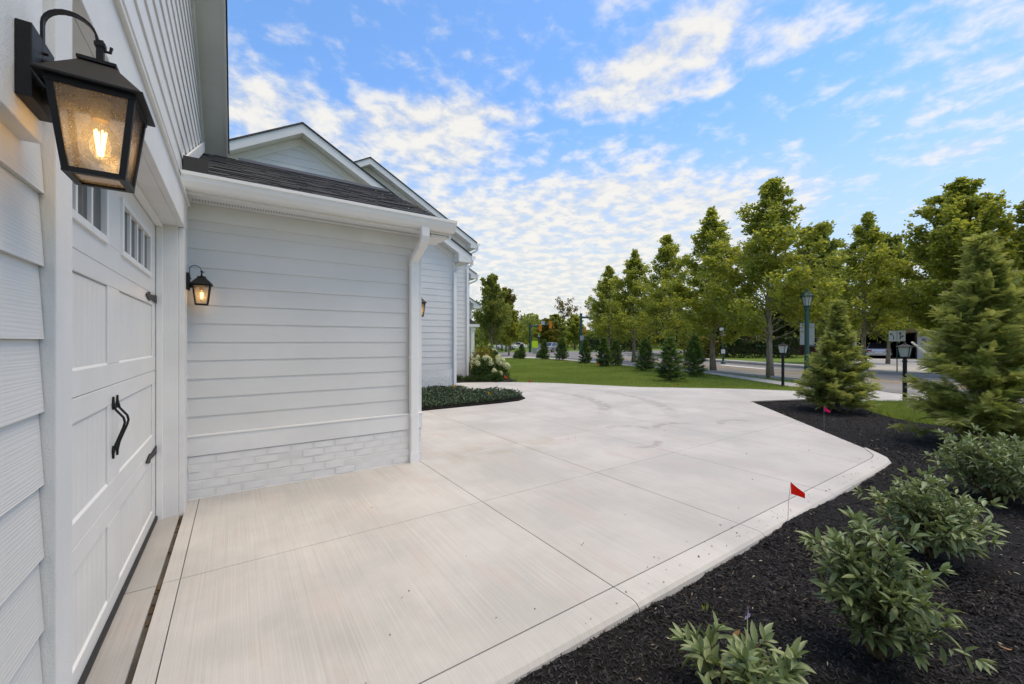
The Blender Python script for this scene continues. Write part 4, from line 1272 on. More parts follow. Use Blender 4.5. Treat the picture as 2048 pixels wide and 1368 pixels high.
# far wood closing the horizon
rng = np.random.default_rng(77)
n = 60000
ang = rng.uniform(R(-15), R(100), n); rad = rng.uniform(95, 150, n)
hz_ = 6.2 + 2.0 * np.sin(ang * 23) * np.sin(ang * 9 + 1) + 1.5 * np.sin(ang * 61)
P = np.stack([rad * np.sin(ang), rad * np.cos(ang), GZ + hz_ * np.sqrt(rng.random(n))], 1)
L = rng.uniform(.7, 1.4, n)
o = link('far_wood', leaf_cloud('far_wood', P, rng.normal(size=(n, 3)), L, L * .8, rng), 'leaf_mid')
tag(o, 'far band of trees closing the horizon', 'wood', kind='stuff')

# ---- arborvitae: flat sprays on ascending branches
def spray_template(k=6, wd=.038):
    V = []; T = []
    def leaflet(p, d, l, wd):
        d = np.array(d) / np.linalg.norm(d); s = np.array([-d[1], d[0], 0])
        b = len(V)
        V.extend([p, p + d * l * .45 + s * wd, p + d * l, p + d * l * .45 - s * wd])
        T.extend([(b, b + 1, b + 2), (b, b + 2, b + 3)])
    for i in range(k):
        x = (i + .3) / k * .85
        l = .42 * (1 - x * .75)
        for sg in (-1, 1):
            leaflet(np.array([x, 0, 0]), (.75, sg * .68, 0), l, wd)
    leaflet(np.array([.0, 0, 0]), (1, 0, 0), 1.0, wd * .7)
    leaflet(np.array([.62, 0, 0]), (1, 0, 0), .42, wd)
    return np.array(V), np.array(T)
def arb(seed, h, rmax, nb, ns, size, k, mat, base_r=.9, tipvar=.35, trunk=True, power=.75, zlow=.02, loose=.3, jit=.022):
    rng = np.random.default_rng(seed); rr = random.Random(seed)
    tv, tt = spray_template(k, .20 / k)
    P = []; D = []; S = []; Q = []
    tm = MB()
    tm.tube([(0, 0, 0), (.01, 0, h * .5), (0, .01, h * .97)], [h * .016, h * .010, .004], 7)
    for i in range(nb):
        t = (i + rr.random()) / nb
        t = t ** 1.05
        z0 = h * (zlow + (.97 - zlow) * t)
        az = i * 2.39996 + rr.uniform(-.6, .6)
        ln = (rmax * min(1, base_r + t * 2) * (1 - t) ** power + .05) * rr.uniform(1 - loose, 1 + loose * .5)
        el = .34 + .5 * t + rr.uniform(-.22, .25)
        d0 = np.array([math.cos(az) * math.cos(el), math.sin(az) * math.cos(el), math.sin(el)])
        p1 = np.array([0, 0, z0]) + d0 * ln
        p1[2] = max(p1[2], .03)
        tm.tube([(0, 0, z0), tuple(p1)], [.004 + ln * .006, .002], 3, caps=False)
        m = max(3, int(ns * (.35 + ln / rmax)))
        f = rng.uniform(.12, 1.0, m) ** .7
        side = np.array([-d0[1], d0[0], 0]); side /= np.linalg.norm(side) + 1e-9
        c = np.array([0, 0, z0]) * (1 - f[:, None]) + p1 * f[:, None] + rng.normal(0, jit * h / 2.5, (m, 3))
        c[:, 2] = np.maximum(c[:, 2], .02)
        sd = rng.choice([-1, 1], m)[:, None] * side * rng.uniform(.2, 1.0, m)[:, None]
        dd = d0 * rng.uniform(.5, 1.1, m)[:, None] + sd + np.stack([rng.normal(0, .2, m), rng.normal(0, .2, m), rng.normal(-.02, .25, m)], 1)
        P.append(c); D.append(dd); S.append(size * rng.uniform(.6, 1.25, m) * (.75 + .25 * (1 - t)))
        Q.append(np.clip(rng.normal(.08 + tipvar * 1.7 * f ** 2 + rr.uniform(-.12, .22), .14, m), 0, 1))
    P = np.concatenate(P); D = np.concatenate(D); S = np.concatenate(S); Q = np.concatenate(Q)
    n = len(P)
    D /= np.linalg.norm(D, axis=1, keepdims=True)
    upv = np.tile(np.array([0, 0, 1.0]), (n, 1)) + rng.normal(0, .55, (n, 3))
    A, N = frames(D, rng, upv)
    V = P[:, None, :] + S[:, None, None] * (D[:, None, :] * tv[None, :, 0:1] + A[:, None, :] * tv[None, :, 1:2] - N[:, None, :] * (tv[None, :, 0:1] ** 2) * rng.uniform(-.1, .5, n)[:, None, None])
    kk = len(tv)
    T = (tt[None] + np.arange(n)[:, None, None] * kk).reshape(-1, 3)
    var = np.clip(Q[:, None] + (tv[None, :, 0] - .5) * .35, 0, 1)
    cm = np_mesh('crown', V.reshape(-1, 3), T, var.ravel()); cm.materials.append(M[mat])
    me = tm.mesh('trunk', smooth=True); me.materials.append(M['bark'])
    return me, cm
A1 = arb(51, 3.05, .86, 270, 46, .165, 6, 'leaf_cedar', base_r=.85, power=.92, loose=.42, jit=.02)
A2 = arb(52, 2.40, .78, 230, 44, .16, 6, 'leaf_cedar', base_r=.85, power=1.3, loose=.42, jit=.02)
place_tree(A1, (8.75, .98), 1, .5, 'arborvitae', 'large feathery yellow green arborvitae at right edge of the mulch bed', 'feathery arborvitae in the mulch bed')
place_tree(A2, (10.75, 3.25), 1, 2.5, 'arborvitae', 'smaller feathery arborvitae near the driveway tip of the mulch bed', 'feathery arborvitae in the mulch bed')
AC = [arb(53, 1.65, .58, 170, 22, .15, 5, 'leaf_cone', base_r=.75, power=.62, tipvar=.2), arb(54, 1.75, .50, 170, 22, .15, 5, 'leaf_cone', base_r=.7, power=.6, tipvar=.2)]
for i, (x, y, sc, lab) in enumerate([
        (13.49, 9.22, 1.0, 'dark cone evergreen on the lawn nearest the driveway'),
        (16.12, 9.86, 1.02, 'dark cone evergreen just right of the nearest lawn evergreen'),
        (17.17, 13.17, 1.0, 'dark cone evergreen second from the driveway, before the road'),
        (17.97, 16.69, 1.0, 'dark cone evergreen forming the left half of the close pair'),
        (19.3, 17.0, .95, 'dark cone evergreen forming the right half of the close pair'),
        (19.91, 20.19, .98, 'dark cone evergreen in front of the tall green mast pole'),
        (21.66, 24.62, 1.08, 'dark cone evergreen far on the lawn left of the mast pole'),
        (21.6, 26.8, .95, 'narrow dark cone evergreen in front of the parked silver car'),
        (20.6, 28.7, .80, 'small dark cone evergreen in front of the grey cabinet'),
        (17.6, 29.0, .55, 'smallest dark evergreen at the far left edge of the lawn')]):
    place_tree(AC[i % 2], (x, y), (sc, sc, sc), i * 1.3, 'cone_evergreen', lab, 'cone evergreens planted on the lawn')

# ---- hydrangeas
def hydrangea(loc, wd, h, nh, seed, label, group='hydrangeas by the house'):
    rng = np.random.default_rng(seed); rr = random.Random(seed)
    t = empty('hydrangea', (0, 0, 0), label, 'shrub', group)
    m = MB()
    for i in range(14):
        a = rr.uniform(0, 6.28); r = rr.uniform(.3, .9)
        m.tube([(0, 0, 0), (math.cos(a) * wd * .25 * r, math.sin(a) * wd * .25 * r, h * .5), (math.cos(a) * wd * .5 * r, math.sin(a) * wd * .5 * r, h * .9)], [.008, .006, .003], 4)
    m.build('stems', 'stem', t)
    n = 1500
    d = rng.normal(size=(n, 3)); d /= np.linalg.norm(d, axis=1, keepdims=True); d[:, 2] = np.abs(d[:, 2]) * 1.0
    r = rng.random(n) ** .4
    P = d * r[:, None] * np.array([wd / 2, wd / 2, h * .9]); P[:, 2] += .04
    L = rng.uniform(.06, .12, n)
    o = link('foliage', leaf_cloud('foliage', P, d + rng.normal(0, .5, (n, 3)), L, L * .6, rng), 'leaf_hydrangea', t)
    k = 110
    pm = None
    for i in range(nh):
        a = rr.uniform(0, 6.28); q = math.sqrt(rr.random())
        c = Vector((math.cos(a) * wd * .48 * q, math.sin(a) * wd * .48 * q, h * (1.02 - .45 * q * q) + rr.uniform(-.05, .05)))
        if pm is None or i % 4 == 0:
            dd = rng.normal(size=(k, 3)); dd /= np.linalg.norm(dd, axis=1, keepdims=True)
            pp = dd * np.array([.065, .065, .085]) * rng.uniform(.8, 1.05, (k, 1))
            Lk = rng.uniform(.026, .04, k)
            S, N = frames(dd, rng)
            pm = leaf_cloud('flower_head', pp - S * Lk[:, None] * .5, S, Lk, Lk * .9, rng, up=dd)
            pm.materials.append(M['petal'])
        f = bpy.data.objects.new('flower_head', pm); COL.objects.link(f); f.parent = t; f.location = c
        s = rr.uniform(1.15, 1.7); f.scale = (s, s, s); f.rotation_euler = (rr.uniform(-.4, .4), rr.uniform(-.4, .4), rr.uniform(0, 6))
    t.location = (*loc, -.03)
hydrangea((7.85, 13.5), .9, .98, 14, 61, 'white hydrangea against the wall corner, partly hidden')
hydrangea((8.35, 13.3), .95, .85, 24, 62, 'cream hydrangea with many flower heads at the lawn edge')
hydrangea((8.05, 12.9), .5, .32, 3, 63, 'low hydrangea with few flower heads beside the orange marker flag')
for i, (x, y, lab) in enumerate([(21.0, 29.8, 'faint flowering hydrangea left of the grey cabinet'), (18.3, 29.6, 'faint flowering hydrangea at the far left lawn edge'), (23.0, 29.0, 'faint flowering hydrangea right of the grey cabinet')]):
    hydrangea((x, y), .9, .8, 6, 70 + i, lab, 'hydrangeas along the far lawn edge')
def leafbush(name, loc, r, h, n, leaf, mat, seed, label, group=None, cat='shrub'):
    rng = np.random.default_rng(seed); rr = random.Random(seed)
    t = empty(name, (0, 0, 0), label, cat, group)
    m = MB()
    for i in range(9):
        a = rr.uniform(0, 6.28)
        m.tube([(0, 0, 0), (math.cos(a) * r[0] * .6, math.sin(a) * r[1] * .6, h * .7)], [.012, .004], 4)
    m.build('stems', 'stem', t)
    d = rng.normal(size=(n, 3)); d /= np.linalg.norm(d, axis=1, keepdims=True); d[:, 2] = np.abs(d[:, 2])
    q = rng.random(n) ** .33 * (1 + .22 * np.sin(d[:, 0] * 7 + seed) * np.cos(d[:, 1] * 6))
    P = d * q[:, None] * np.array([r[0], r[1], h])
    L = leaf * rng.uniform(.7, 1.3, n)
    link('foliage', leaf_cloud('foliage', P, d + rng.normal(0, .6, (n, 3)), L, L * .6, rng), mat, t)
    t.location = (*loc, GZ)
    return t
leafbush('yellow_shrub', (9.9, 17.0), (.75, .75), 1.25, 2600, .10, 'leaf_yellow', 81, 'yellow leaved shrub beside the porch behind the hydrangeas')
# grassy tufts at the foot of the third wall
def tuft(loc, n, h, seed, label, mat='grass', spread=.05, group=None):
    rng = np.random.default_rng(seed)
    P = np.stack([rng.normal(0, spread, n), rng.normal(0, spread, n), np.zeros(n)], 1)
    D = np.stack([rng.normal(0, .45, n), rng.normal(0, .45, n), np.ones(n)], 1)
    L = h * rng.uniform(.5, 1.1, n)
    o = link('grass_tuft', leaf_cloud('grass_tuft', P, D, L, np.full(n, .008) * (.6 + h), rng), mat)
    o.location = loc
    tag(o, label, 'grass tuft', group)
for i, (x, y) in enumerate([(7.05, 13.2), (7.35, 13.0), (7.65, 12.85), (6.9, 13.7)]):
    tuft((x, y, -.02), 160, .30, 90 + i, ['spiky grass tuft closest to the wall foot beside the third wall', 'spiky grass tuft second from the wall in the far bed', 'spiky grass tuft at the front of the far bed', 'spiky grass tuft deepest in the far bed behind the others'][i], 'leaf_hydrangea', .07, 'grass tufts in the far bed')
tuft((2.13, 1.235, -.03), 7, .07, 99, 'tiny bright green weed sprouting from mulch near the kerb', 'grass', .012)

# ---- island of low ground cover
ISL = [(1.84, 8.09), (5.2, 8.06), (5.75, 8.12), (6.1, 8.35), (6.24, 8.75), (6.25, 9.3), (6.0, 9.75), (5.5, 10.0), (5.3, 10.9), (1.84, 10.9)]
isl = MB().prism(ISL, 'z', -.02, .03).build('planting_island', 'mulch'); tag(isl, kind='structure')
fb = MB().prism([(5.5, 12.95), (6.72, 12.9), (8.25, 12.2), (8.75, 12.5), (8.9, 13.6), (8.9, 17.3), (7.6, 17.3), (7.6, 14.6), (5.5, 14.6)], 'z', -.05, .012).build('planting_strip', 'mulch'); tag(fb, kind='structure')
rng = np.random.default_rng(101)
n = 26000
x = rng.uniform(2.6, 6.25, n); y = rng.uniform(8.06, 10.9, n)
kx_ = inpoly(x, y, [((px0 - 4.2) * .97 + 4.2, (py0 - 9.3) * .955 + 9.3) for px0, py0 in ISL]); x = x[kx_]; y = y[kx_]; n = len(x)
hh = .05 + .11 * rng.random(n) * (.6 + .8 * (vnoise(x, y, 8, 4.0) + .5))
P = np.stack([x, y, hh], 1)
D = np.stack([rng.normal(0, .8, n), rng.normal(0, .8, n), rng.normal(.45, .3, n)], 1)
L = rng.uniform(.035, .065, n)
o = link('ground_cover', leaf_cloud('ground_cover', P, D, L, L * .55, rng), 'leaf_cover')
tag(o, 'low dark leafy ground cover filling the curved island', 'ground cover', kind='stuff')

# ---- lawn blades
rng = np.random.default_rng(111)
LAWN = [(6.9, 13.0), (8.2, 12.15), (9.3, 11.05), (9.95, 9.95), (10.78, 8.5), (12.25, 7.1), (13.12, 6.22), (13.75, 5.18), (14.85, 5.55), (16.2, 7.65), (18.2, 10.8), (19.6, 15.5), (21.1, 21), (22.4, 27), (21.4, 30.9), (8, 31.5), (9, 18), (8.9, 13.4)]
VERGE = [(16.75, 5.3), (17.7, 6.7), (19.3, 11.4), (21.3, 18.3), (24, 27), (22.6, 21), (20.8, 15.5), (19.1, 10.75), (17.3, 7.5)]
SIDE = [(11.95, 4.3), (12.7, 3.45), (13.65, 2.7), (14.9, 2.35), (14.8, -2), (10.25, -2), (10.15, 1.0), (10.5, 2.1), (11.15, 2.66), (11.95, 3.45)]
def blades(poly, n, h, wd, rng):
    x = rng.uniform(min(p[0] for p in poly), max(p[0] for p in poly), n); y = rng.uniform(min(p[1] for p in poly), max(p[1] for p in poly), n)
    k = inpoly(x, y, poly); x = x[k]; y = y[k]
    d = x * .5635 + y * .826
    keep = rng.random(len(x)) < np.clip((15 / d) ** 2, .12, 1); x = x[keep]; y = y[keep]; d = d[keep]
    m = len(x)
    P = np.stack([x, y, np.full(m, GZ)], 1)
    D = np.stack([rng.normal(0, .35, m), rng.normal(0, .35, m), np.ones(m)], 1)
    pv = np.clip(.45 + .9 * vnoise(x, y, 4, .8) + .4 * vnoise(x, y, 5, 3.0) + rng.normal(0, .18, m), 0, 1)
    return P, D, h * rng.uniform(.7, 1.25, m), wd * np.clip(d / 12, .6, 2.2), pv
Ps = [blades(LAWN, 230000, .085, .016, rng), blades(VERGE, 26000, .075, .018, rng), blades(SIDE, 60000, .095, .014, rng)]
P, D, L, W, Vv = [np.concatenate([q[i] for q in Ps]) for i in range(5)]
o = link('lawn_grass', leaf_cloud('lawn_grass', P, D, L, W, rng, Vv), 'grass')
tag(o, 'mown green grass of the lawn and verge', 'grass', kind='stuff')

# ---- leafy shrubs in the mulch bed: single leaves
def leaf_template(bend, fold):
    xs = [0, .12, .35, .62, .85, 1.0]; ws = [0.02, .16, .36, .36, .18, 0.0]
    V = []; F = []
    for x, wv in zip(xs, ws):
        z = -bend * x * x
        for s in (-1, 0, 1):
            V.append((x, s * wv * .5, z + abs(s) * wv * fold + .02 * math.sin(x * 9) * abs(s)))
    for i in range(len(xs) - 1):
        for j in (0, 1):
            a = i * 3 + j; F.append((a, a + 3, a + 4, a + 1))
    me = bpy.data.meshes.new('leaf'); me.from_pydata(V, [], F)
    me.polygons.foreach_set('use_smooth', [True] * len(F)); me.materials.append(M['leaf_shrub']); me.update()
    return me, np.array(V), np.array(F)
LT = [leaf_template(b, f) for b, f in ((.10, .30), (.22, .22), (.34, .30), (.02, .38))]
CAM = np.array([0, 0, 1.45])
def shrub(loc, wd, h, nstem, leaf, seed, label, zup=.03, nmax=300, lean=(0, 0)):
    rr = random.Random(seed)
    base = Vector((loc[0], loc[1], -.045))
    t = empty('shrub', base, label, 'shrub', 'broad leaved shrubs in the mulch bed')
    sm = MB(); leaves = []
    def leafat(p, d, size):
        d = d.normalized()
        up = Vector((rr.gauss(0, .25), rr.gauss(0, .25), 1))
        s = up.cross(d)
        if s.length < .05: s = Vector((1, 0, 0)).cross(d)
        s.normalize(); n = d.cross(s)
        m = Matrix(((d.x, s.x, n.x, p.x), (d.y, s.y, n.y, p.y), (d.z, s.z, n.z, p.z), (0, 0, 0, 1))) @ Matrix.Diagonal((size, size * rr.uniform(.68, .95), size, 1))
        leaves.append((m, rr.randrange(4)))
    def twig(p0, d, ln, r, depth):
        n = max(4, int(ln / .035)); p = p0.copy(); pts = [p.copy()]; az = rr.uniform(0, 6.28)
        for i in range(n):
            f = (i + 1) / n
            d = (d + Vector((rr.gauss(0, .07), rr.gauss(0, .07), zup + rr.gauss(0, .05)))).normalized()
            p = p + d * ln / n; pts.append(p.copy())
            if (f > .30 or depth) and rr.random() < .95:
                az += 1.57 + rr.uniform(-.3, .3)
                a = d.orthogonal().normalized(); b = d.cross(a)
                for s in (0, math.pi):
                    if rr.random() < .12: continue
                    o_ = a * math.cos(az + s) + b * math.sin(az + s)
                    leafat(p + o_ * .003, o_ * rr.uniform(.7, 1.1) + d * rr.uniform(.25, .8) + Vector((0, 0, -.08)), leaf * rr.uniform(.6, 1.1) * (1.05 - .25 * f))
            if depth == 0 and i > n * .25 and rr.random() < .55:
                a = d.orthogonal().normalized(); b = d.cross(a); q = rr.uniform(0, 6.28)
                twig(p.copy(), d * .8 + (a * math.cos(q) + b * math.sin(q)) * .75, ln * rr.uniform(.22, .42), r * .6, 1)
        for q in range(4):
            a = d.orthogonal().normalized(); b = d.cross(a); az = q * 1.6 + rr.uniform(-.4, .4)
            leafat(p, d * .9 + (a * math.cos(az) + b * math.sin(az)) * .5, leaf * rr.uniform(.55, .9))
        sm.tube(pts, [r * (1 - .7 * i / n) for i in range(n + 1)], 5)
    for i in range(nstem):
        az = i * 2.39996 + rr.uniform(-.4, .4); q = math.sqrt((i + .5) / nstem)
        tgt = Vector((math.cos(az) * wd * .5 * q + lean[0], math.sin(az) * wd * .5 * q + lean[1], h * (1.0 - .50 * q * q) * rr.uniform(.85, 1.1)))
        twig(base + Vector((rr.uniform(-.03, .03), rr.uniform(-.03, .03), 0)), Vector((tgt.x, tgt.y, tgt.z * .95)).normalized(), tgt.length * .97, .006, 0)
    sm.build('stems', 'stem', t)
    off = ORG[t.name]
    leaves.sort(key=lambda q: (Vector(q[0].translation) - Vector(CAM)).length)
    for (m, k) in leaves[:nmax]:
        o = bpy.data.objects.new('leaf', LT[k][0]); COL.objects.link(o); o.parent = t
        o.matrix_basis = Matrix.Translation(-off) @ m
    rest = leaves[nmax:]
    if rest:
        VV = []; FF = []; c = 0
        for (m, k) in rest:
            A = np.array(m); v = LT[k][1] @ A[:3, :3].T + A[:3, 3] - np.array(off)
            VV.append(v); FF.append(LT[k][2] + c); c += len(v)
        o = link('inner_leaves', np_mesh('inner_leaves', np.concatenate(VV), np.concatenate(FF), np.zeros(c), True), 'leaf_shrub', t)
        o['kind'] = 'stuff'
    return len(leaves)
print('leaves', shrub((1.68, .80), .50, .22, 13, .105, 201, 'leafy shrub cut off by the bottom edge of the picture'))
print('leaves', shrub((2.51, .61), .38, .54, 23, .088, 202, 'full leafy shrub in black mulch behind the cropped one'))
print('leaves', shrub((4.02, .69), .58, .47, 27, .090, 203, 'leafy shrub with its base near the kerb corner, third from the front'))
print('leaves', shrub((5.95, .57), .95, .52, 34, .092, 204, 'leafy shrub farthest back, under the large arborvitae'))
# tag ribbon on the cropped shrub
t = empty('nursery_tag', (1.66, .80, .1), 'thin pale stalk with a small ribbon rising from the cropped shrub', 'ribbon')
MB().tube([(1.66, .80, .12), (1.675, .805, .22), (1.70, .81, .29), (1.71, .815, .34)], [.003, .003, .0024, .0018], 6).build('stalk', 'stalk', t)
MB().tube([(1.71, .815, .335), (1.722, .815, .345), (1.735, .815, .337), (1.722, .815, .33), (1.71, .815, .335), (1.698, .815, .345), (1.69, .815, .334), (1.71, .815, .335), (1.718, .815, .36), (1.712, .815, .375)], .0014, 4).build('ribbon', 'ribbon', t)
# fallen leaves on the mulch
rr = random.Random(301)
fl = bpy.data.meshes.new('fallen_leaf')
fl.from_pydata([tuple(p) for p in (LT[2][1] * np.array([1, 1.2, -1]))], [], [tuple(f) for f in LT[2][2].tolist()]); fl.materials.append(M['leaf_fallen'])
FLP = [(2.72, .42), (1.98, .62), (2.2, .30), (3.1, .25), (3.55, .20), (2.9, .05), (4.3, .15), (2.05, 1.05), (4.9, 1.25), (5.0, 1.22), (2.62, .1), (3.9, -.1), (5.0, .3), (7.3, 1.75), (8.2, 2.2), (9.0, 1.9)]
for (x, y) in FLP:
    o = bpy.data.objects.new('fallen_leaf', fl); COL.objects.link(o)
    s = rr.uniform(.03, .055); o.scale = (s, s, s); o.location = (x, y, float(mulch_z(np.array([x]), np.array([y]))[0]) + .014); o.rotation_euler = (rr.uniform(-.3, .3), rr.uniform(-.4, .4), rr.uniform(0, 6.28))
    tag(o, 'small dry tan leaf lying on the black mulch', 'leaf', 'dry leaves scattered on the mulch')

# =================================================================== SMALL THINGS
def marker(loc, h, mat, label, size=.10, rz=0.0, lean=(0, 0), group='survey flags'):
    t = empty('marker_flag', loc, label, 'flag', group, 0)
    ORG[t.name] = Vector((0, 0, 0))
    MB().tube([(0, 0, 0), (lean[0] * .3, lean[1] * .3, h * .6), (lean[0], lean[1], h)], .0016, 5).build('wire', 'galvanised', t)
    vs = []; fs = []
    for th in (0, .0008):
        for i in range(6):
            x = i / 5
            for j in range(2):
                w_ = .02 * math.sin(x * 5) * x
                vs.append((lean[0] + math.cos(rz) * x * size - math.sin(rz) * (w_ + th), lean[1] + math.sin(rz) * x * size + math.cos(rz) * (w_ + th), h - (1 - j) * size * (.95 - .55 * x) - x * size * .85))
    for i in range(5):
        a = i * 2; fs += [(a, a + 2, a + 3, a + 1), (12 + a + 1, 12 + a + 3, 12 + a + 2, 12 + a)]
    MB().add(vs, fs).build('flag', mat, t)
rv = -.6
marker((3.66, 1.435, -.04), .36, 'flag_red', 'bright red marker flag on a wire beside the kerb', .10, rv, (.035, -.01))
marker((8.05, 2.62, -.03), .42, 'flag_pink', 'pink marker flag in the mulch before the smaller arborvitae', .09, rv)
marker((5.05, 8.45, .0), .26, 'flag_yellow', 'yellow marker flag in the middle of the ground cover island', .10, rv)
marker((4.9, 10.1, .0), .30, 'flag_yellow', 'yellow marker flag at the back of the ground cover island', .09, rv)
marker((8.25, 12.6, -.03), .26, 'flag_orange', 'orange marker flag in the far bed beside the hydrangea', .13, rv)
marker((8.75, 11.75, -.03), .12, 'flag_pink', 'pink marker flag lying low at the lawn edge by the driveway', .11, rv)
marker((18.6, 21.0, -.03), .30, 'flag_orange', 'small orange marker flag far on the lawn, left one', .12, rv)
marker((17.0, 16.3, -.03), .30, 'flag_orange', 'small orange marker flag far on the lawn, right one', .12, rv)
marker((13.2, 2.5, -.03), .14, 'flag_orange', 'orange marker flag at the grass edge near the second lamp post', .14, rv)
marker((12.35, 8.2, -.03), .10, 'flag_orange', 'pale orange marker lying on the lawn near the first cone evergreen', .07, rv)

def lamp_post(loc, label):
    t = empty('lamp_post', loc, label, 'lamp post', 'short black lamp posts'); ORG[t.name] = Vector((0, 0, 0))
    MB().lathe([(.065, 0), (.065, .06), (.045, .08), (.042, 1.02), (.055, 1.03), (.055, 1.05), (.04, 1.07), (.04, 1.11), (.075, 1.13), (.075, 1.14)], n=12).build('post', 'black_metal', t)
    m = MB().frustum((0, 0), 1.395, .138, 1.455, .035); m.frustum((0, 0), 1.385, .142, 1.3955, .142); m.lathe([(.03, 1.455), (.035, 1.475), (.01, 1.50)], n=8)
    m.build('lamp_cap', 'black_metal', t)
    m = MB()
    for sx in (-1, 1):
        for sy in (-1, 1):
            m.tube([(sx * .075, sy * .075, 1.14), (sx * .112, sy * .112, 1.387)], .010, 4)
    m.frustum((0, 0), 1.135, .08, 1.15, .082)
    m.build('lamp_frame', 'black_metal', t)
    MB().frustum((0, 0), 1.152, .070, 1.382, .106).build('lamp_glass', 'lamp_glass', t)
lamp_post((15.05, 6.04, GZ), 'black lamp post with square lantern on the lawn by the sidewalk')
lamp_post((13.55, 2.76, GZ), 'black lamp post with square lantern right of the smaller arborvitae')

t = empty('street_lamp', (17.85, 6.35, GZ), 'tall dark green street lamp with lantern head by the near kerb', 'street lamp'); ORG[t.name] = Vector((0, 0, 0))
MB().lathe([(.17, 0), (.17, .2), (.11, .35), (.085, .5), (.068, 2.72), (.10, 2.76), (.10, 2.81), (.075, 2.84), (.12, 2.88)], n=14).build('pole', 'green_metal', t)
MB().lathe([(.105, 2.88), (.175, 3.22)], n=8).build('lamp_glass', 'lamp_glass', t)
m = MB().lathe([(.225, 3.21), (.235, 3.25), (.14, 3.37), (.045, 3.42), (.035, 3.47), (.0, 3.54)], n=10)
m.build('lamp_cap', 'green_metal', t)
m = MB()
for i in range(8):
    a = i * math.pi / 4; m.tube([(.108 * math.cos(a), .108 * math.sin(a), 2.88), (.18 * math.cos(a), .18 * math.sin(a), 3.22)], .010, 4)
m.build('lamp_frame', 'green_metal', t)
MB().tube([(-.0, 0, 2.25), (-.20, .30, 2.26)], .013, 5).build('banner_arm', 'green_metal', t)

def facing(x, y):  # rotation that turns local -Y towards the camera side of the road
    return math.atan2(y, x) - math.pi / 2
t = empty('road_sign', (18.35, 6.52, GZ), 'back of a grey rectangular road sign behind the street lamp', 'sign', None, facing(18.35, 6.52)); ORG[t.name] = Vector((0, 0, 0))
MB().box(-.23, .23, -.01, .01, 1.40, 2.06).build('panel', 'sign_grey', t)
MB().box(-.23, .23, -.01, .01, 2.075, 2.24).build('panel', 'sign_grey', t)
MB().box(-.04, .04, .012, .07, 0, 2.2).build('post', 'bronze_wood', t)
t = empty('lane_sign', (26.85, 5.75, GZ), 'white lane sign with black turn arrows on a thin post', 'sign', None, facing(26.85, 5.75)); ORG[t.name] = Vector((0, 0, 0))
MB().box(-.30, .30, -.01, .01, 1.55, 2.07).build('panel', 'sign_white', t)
MB().box(-.022, .022, .012, .05, 0, 2.05).build('post', 'green_metal', t)
a = MB(); y0, y1 = -.0135, -.0105
a.prism([(-.135, 1.62), (-.105, 1.62), (-.105, 1.80), (-.135, 1.80)], 'y', y0, y1)
a.prism([(-.135, 1.80), (-.105, 1.80), (-.18, 1.90), (-.205, 1.885)], 'y', y0, y1)
a.prism([(-.25, 1.94), (-.245, 1.84), (-.165, 1.92)], 'y', y0, y1)
a.prism([(.095, 1.62), (.125, 1.62), (.125, 1.92), (.095, 1.92)], 'y', y0, y1)
a.prism([(.06, 1.91), (.16, 1.91), (.11, 2.01)], 'y', y0, y1)
a.prism([(.125, 1.70), (.19, 1.78), (.19, 1.81), (.125, 1.75)], 'y', y0, y1)
a.prism([(.17, 1.85), (.17, 1.73), (.25, 1.80)], 'y', y0, y1)
a.box(-.007, .007, y0, y1, 1.58, 2.04)
a.build('arrows', 'sign_black', t)
t = empty('pedestrian_signal', (27.8, 14.85, GZ), 'green pedestrian signal post with white boxes before the hedge', 'signal', None, facing(27.8, 14.85)); ORG[t.name] = Vector((0, 0, 0))
MB().lathe([(.15, 0), (.15, .12), (.07, .2), (.06, 1.9)], n=10).build('post', 'green_metal', t)
MB().box(-.12, .12, -.14, -.02, .72, 1.0).build('push_button_box', 'sign_white', t)
MB().box(-.16, .16, -.18, .02, 1.95, 2.25).build('signal_head', 'sign_grey', t)
MB().box(-.22, .02, -.02, .01, 2.3, 2.5).build('plate', 'sign_white', t)
m = MB().tube([(33.4, 6.5, 1.45), (34.6, 5.5, .10)], .055, 6); tag(m.build('guy_wire_guard', 'sign_white'), 'white leaning guy wire guard left of the large arborvitae', 'wire guard')

# mast arms with signals
def signal(parent, x, z, n=3):
    b = MB().box(x - .20, x + .20, -.2, .02, z - .5, z + .5).build('signal_head', 'signal_amber', parent, bevel=.02)
    for k in range(n):
        q = MB().tube([(x, -.21, z + .32 - k * .32), (x, -.36, z + .32 - k * .32)], .13, 10)
        q.build('visor', 'signal_amber', b)
        MB().tube([(x, -.205, z + .32 - k * .32), (x, -.215, z + .32 - k * .32)], .11, 10).build('lens', 'lens_dark', b)
t = empty('mast_arm', (35.23, 36.5, GZ), 'tall dark green mast arm pole with horizontal arm right of centre', 'traffic signal', 'traffic signal mast arms', facing(35.23, 36.5)); ORG[t.name] = Vector((0, 0, 0))
MB().lathe([(.26, 0), (.26, .3), (.19, .4), (.15, 4.9), (.17, 4.9), (.17, 5.05)], n=12).build('pole', 'green_metal', t)
MB().tube([(0, 0, 4.55), (3.6, 0, 4.52), (7.5, 0, 4.50)], [.13, .10, .07], 8).build('arm', 'green_metal', t)
MB().box(1.0, 3.3, -.14, -.10, 4.25, 4.50).build('street_name_panel', 'green_metal', t)
MB().box(-.12, .35, -.3, -.18, 1.7, 2.3).build('control_box', 'cabinet_grey', t)
MB().tube([(-.05, 0, 5.05), (-.12, 0, 5.5)], .02, 4).build('antenna', 'galvanised', t)
signal(t, 5.2, 4.2)
t = empty('signal_span', (52.8, 55.0, GZ), 'far signal arm carrying two amber traffic signals and a white sign', 'traffic signal', 'traffic signal mast arms', facing(52.8, 55.0)); ORG[t.name] = Vector((0, 0, 0))
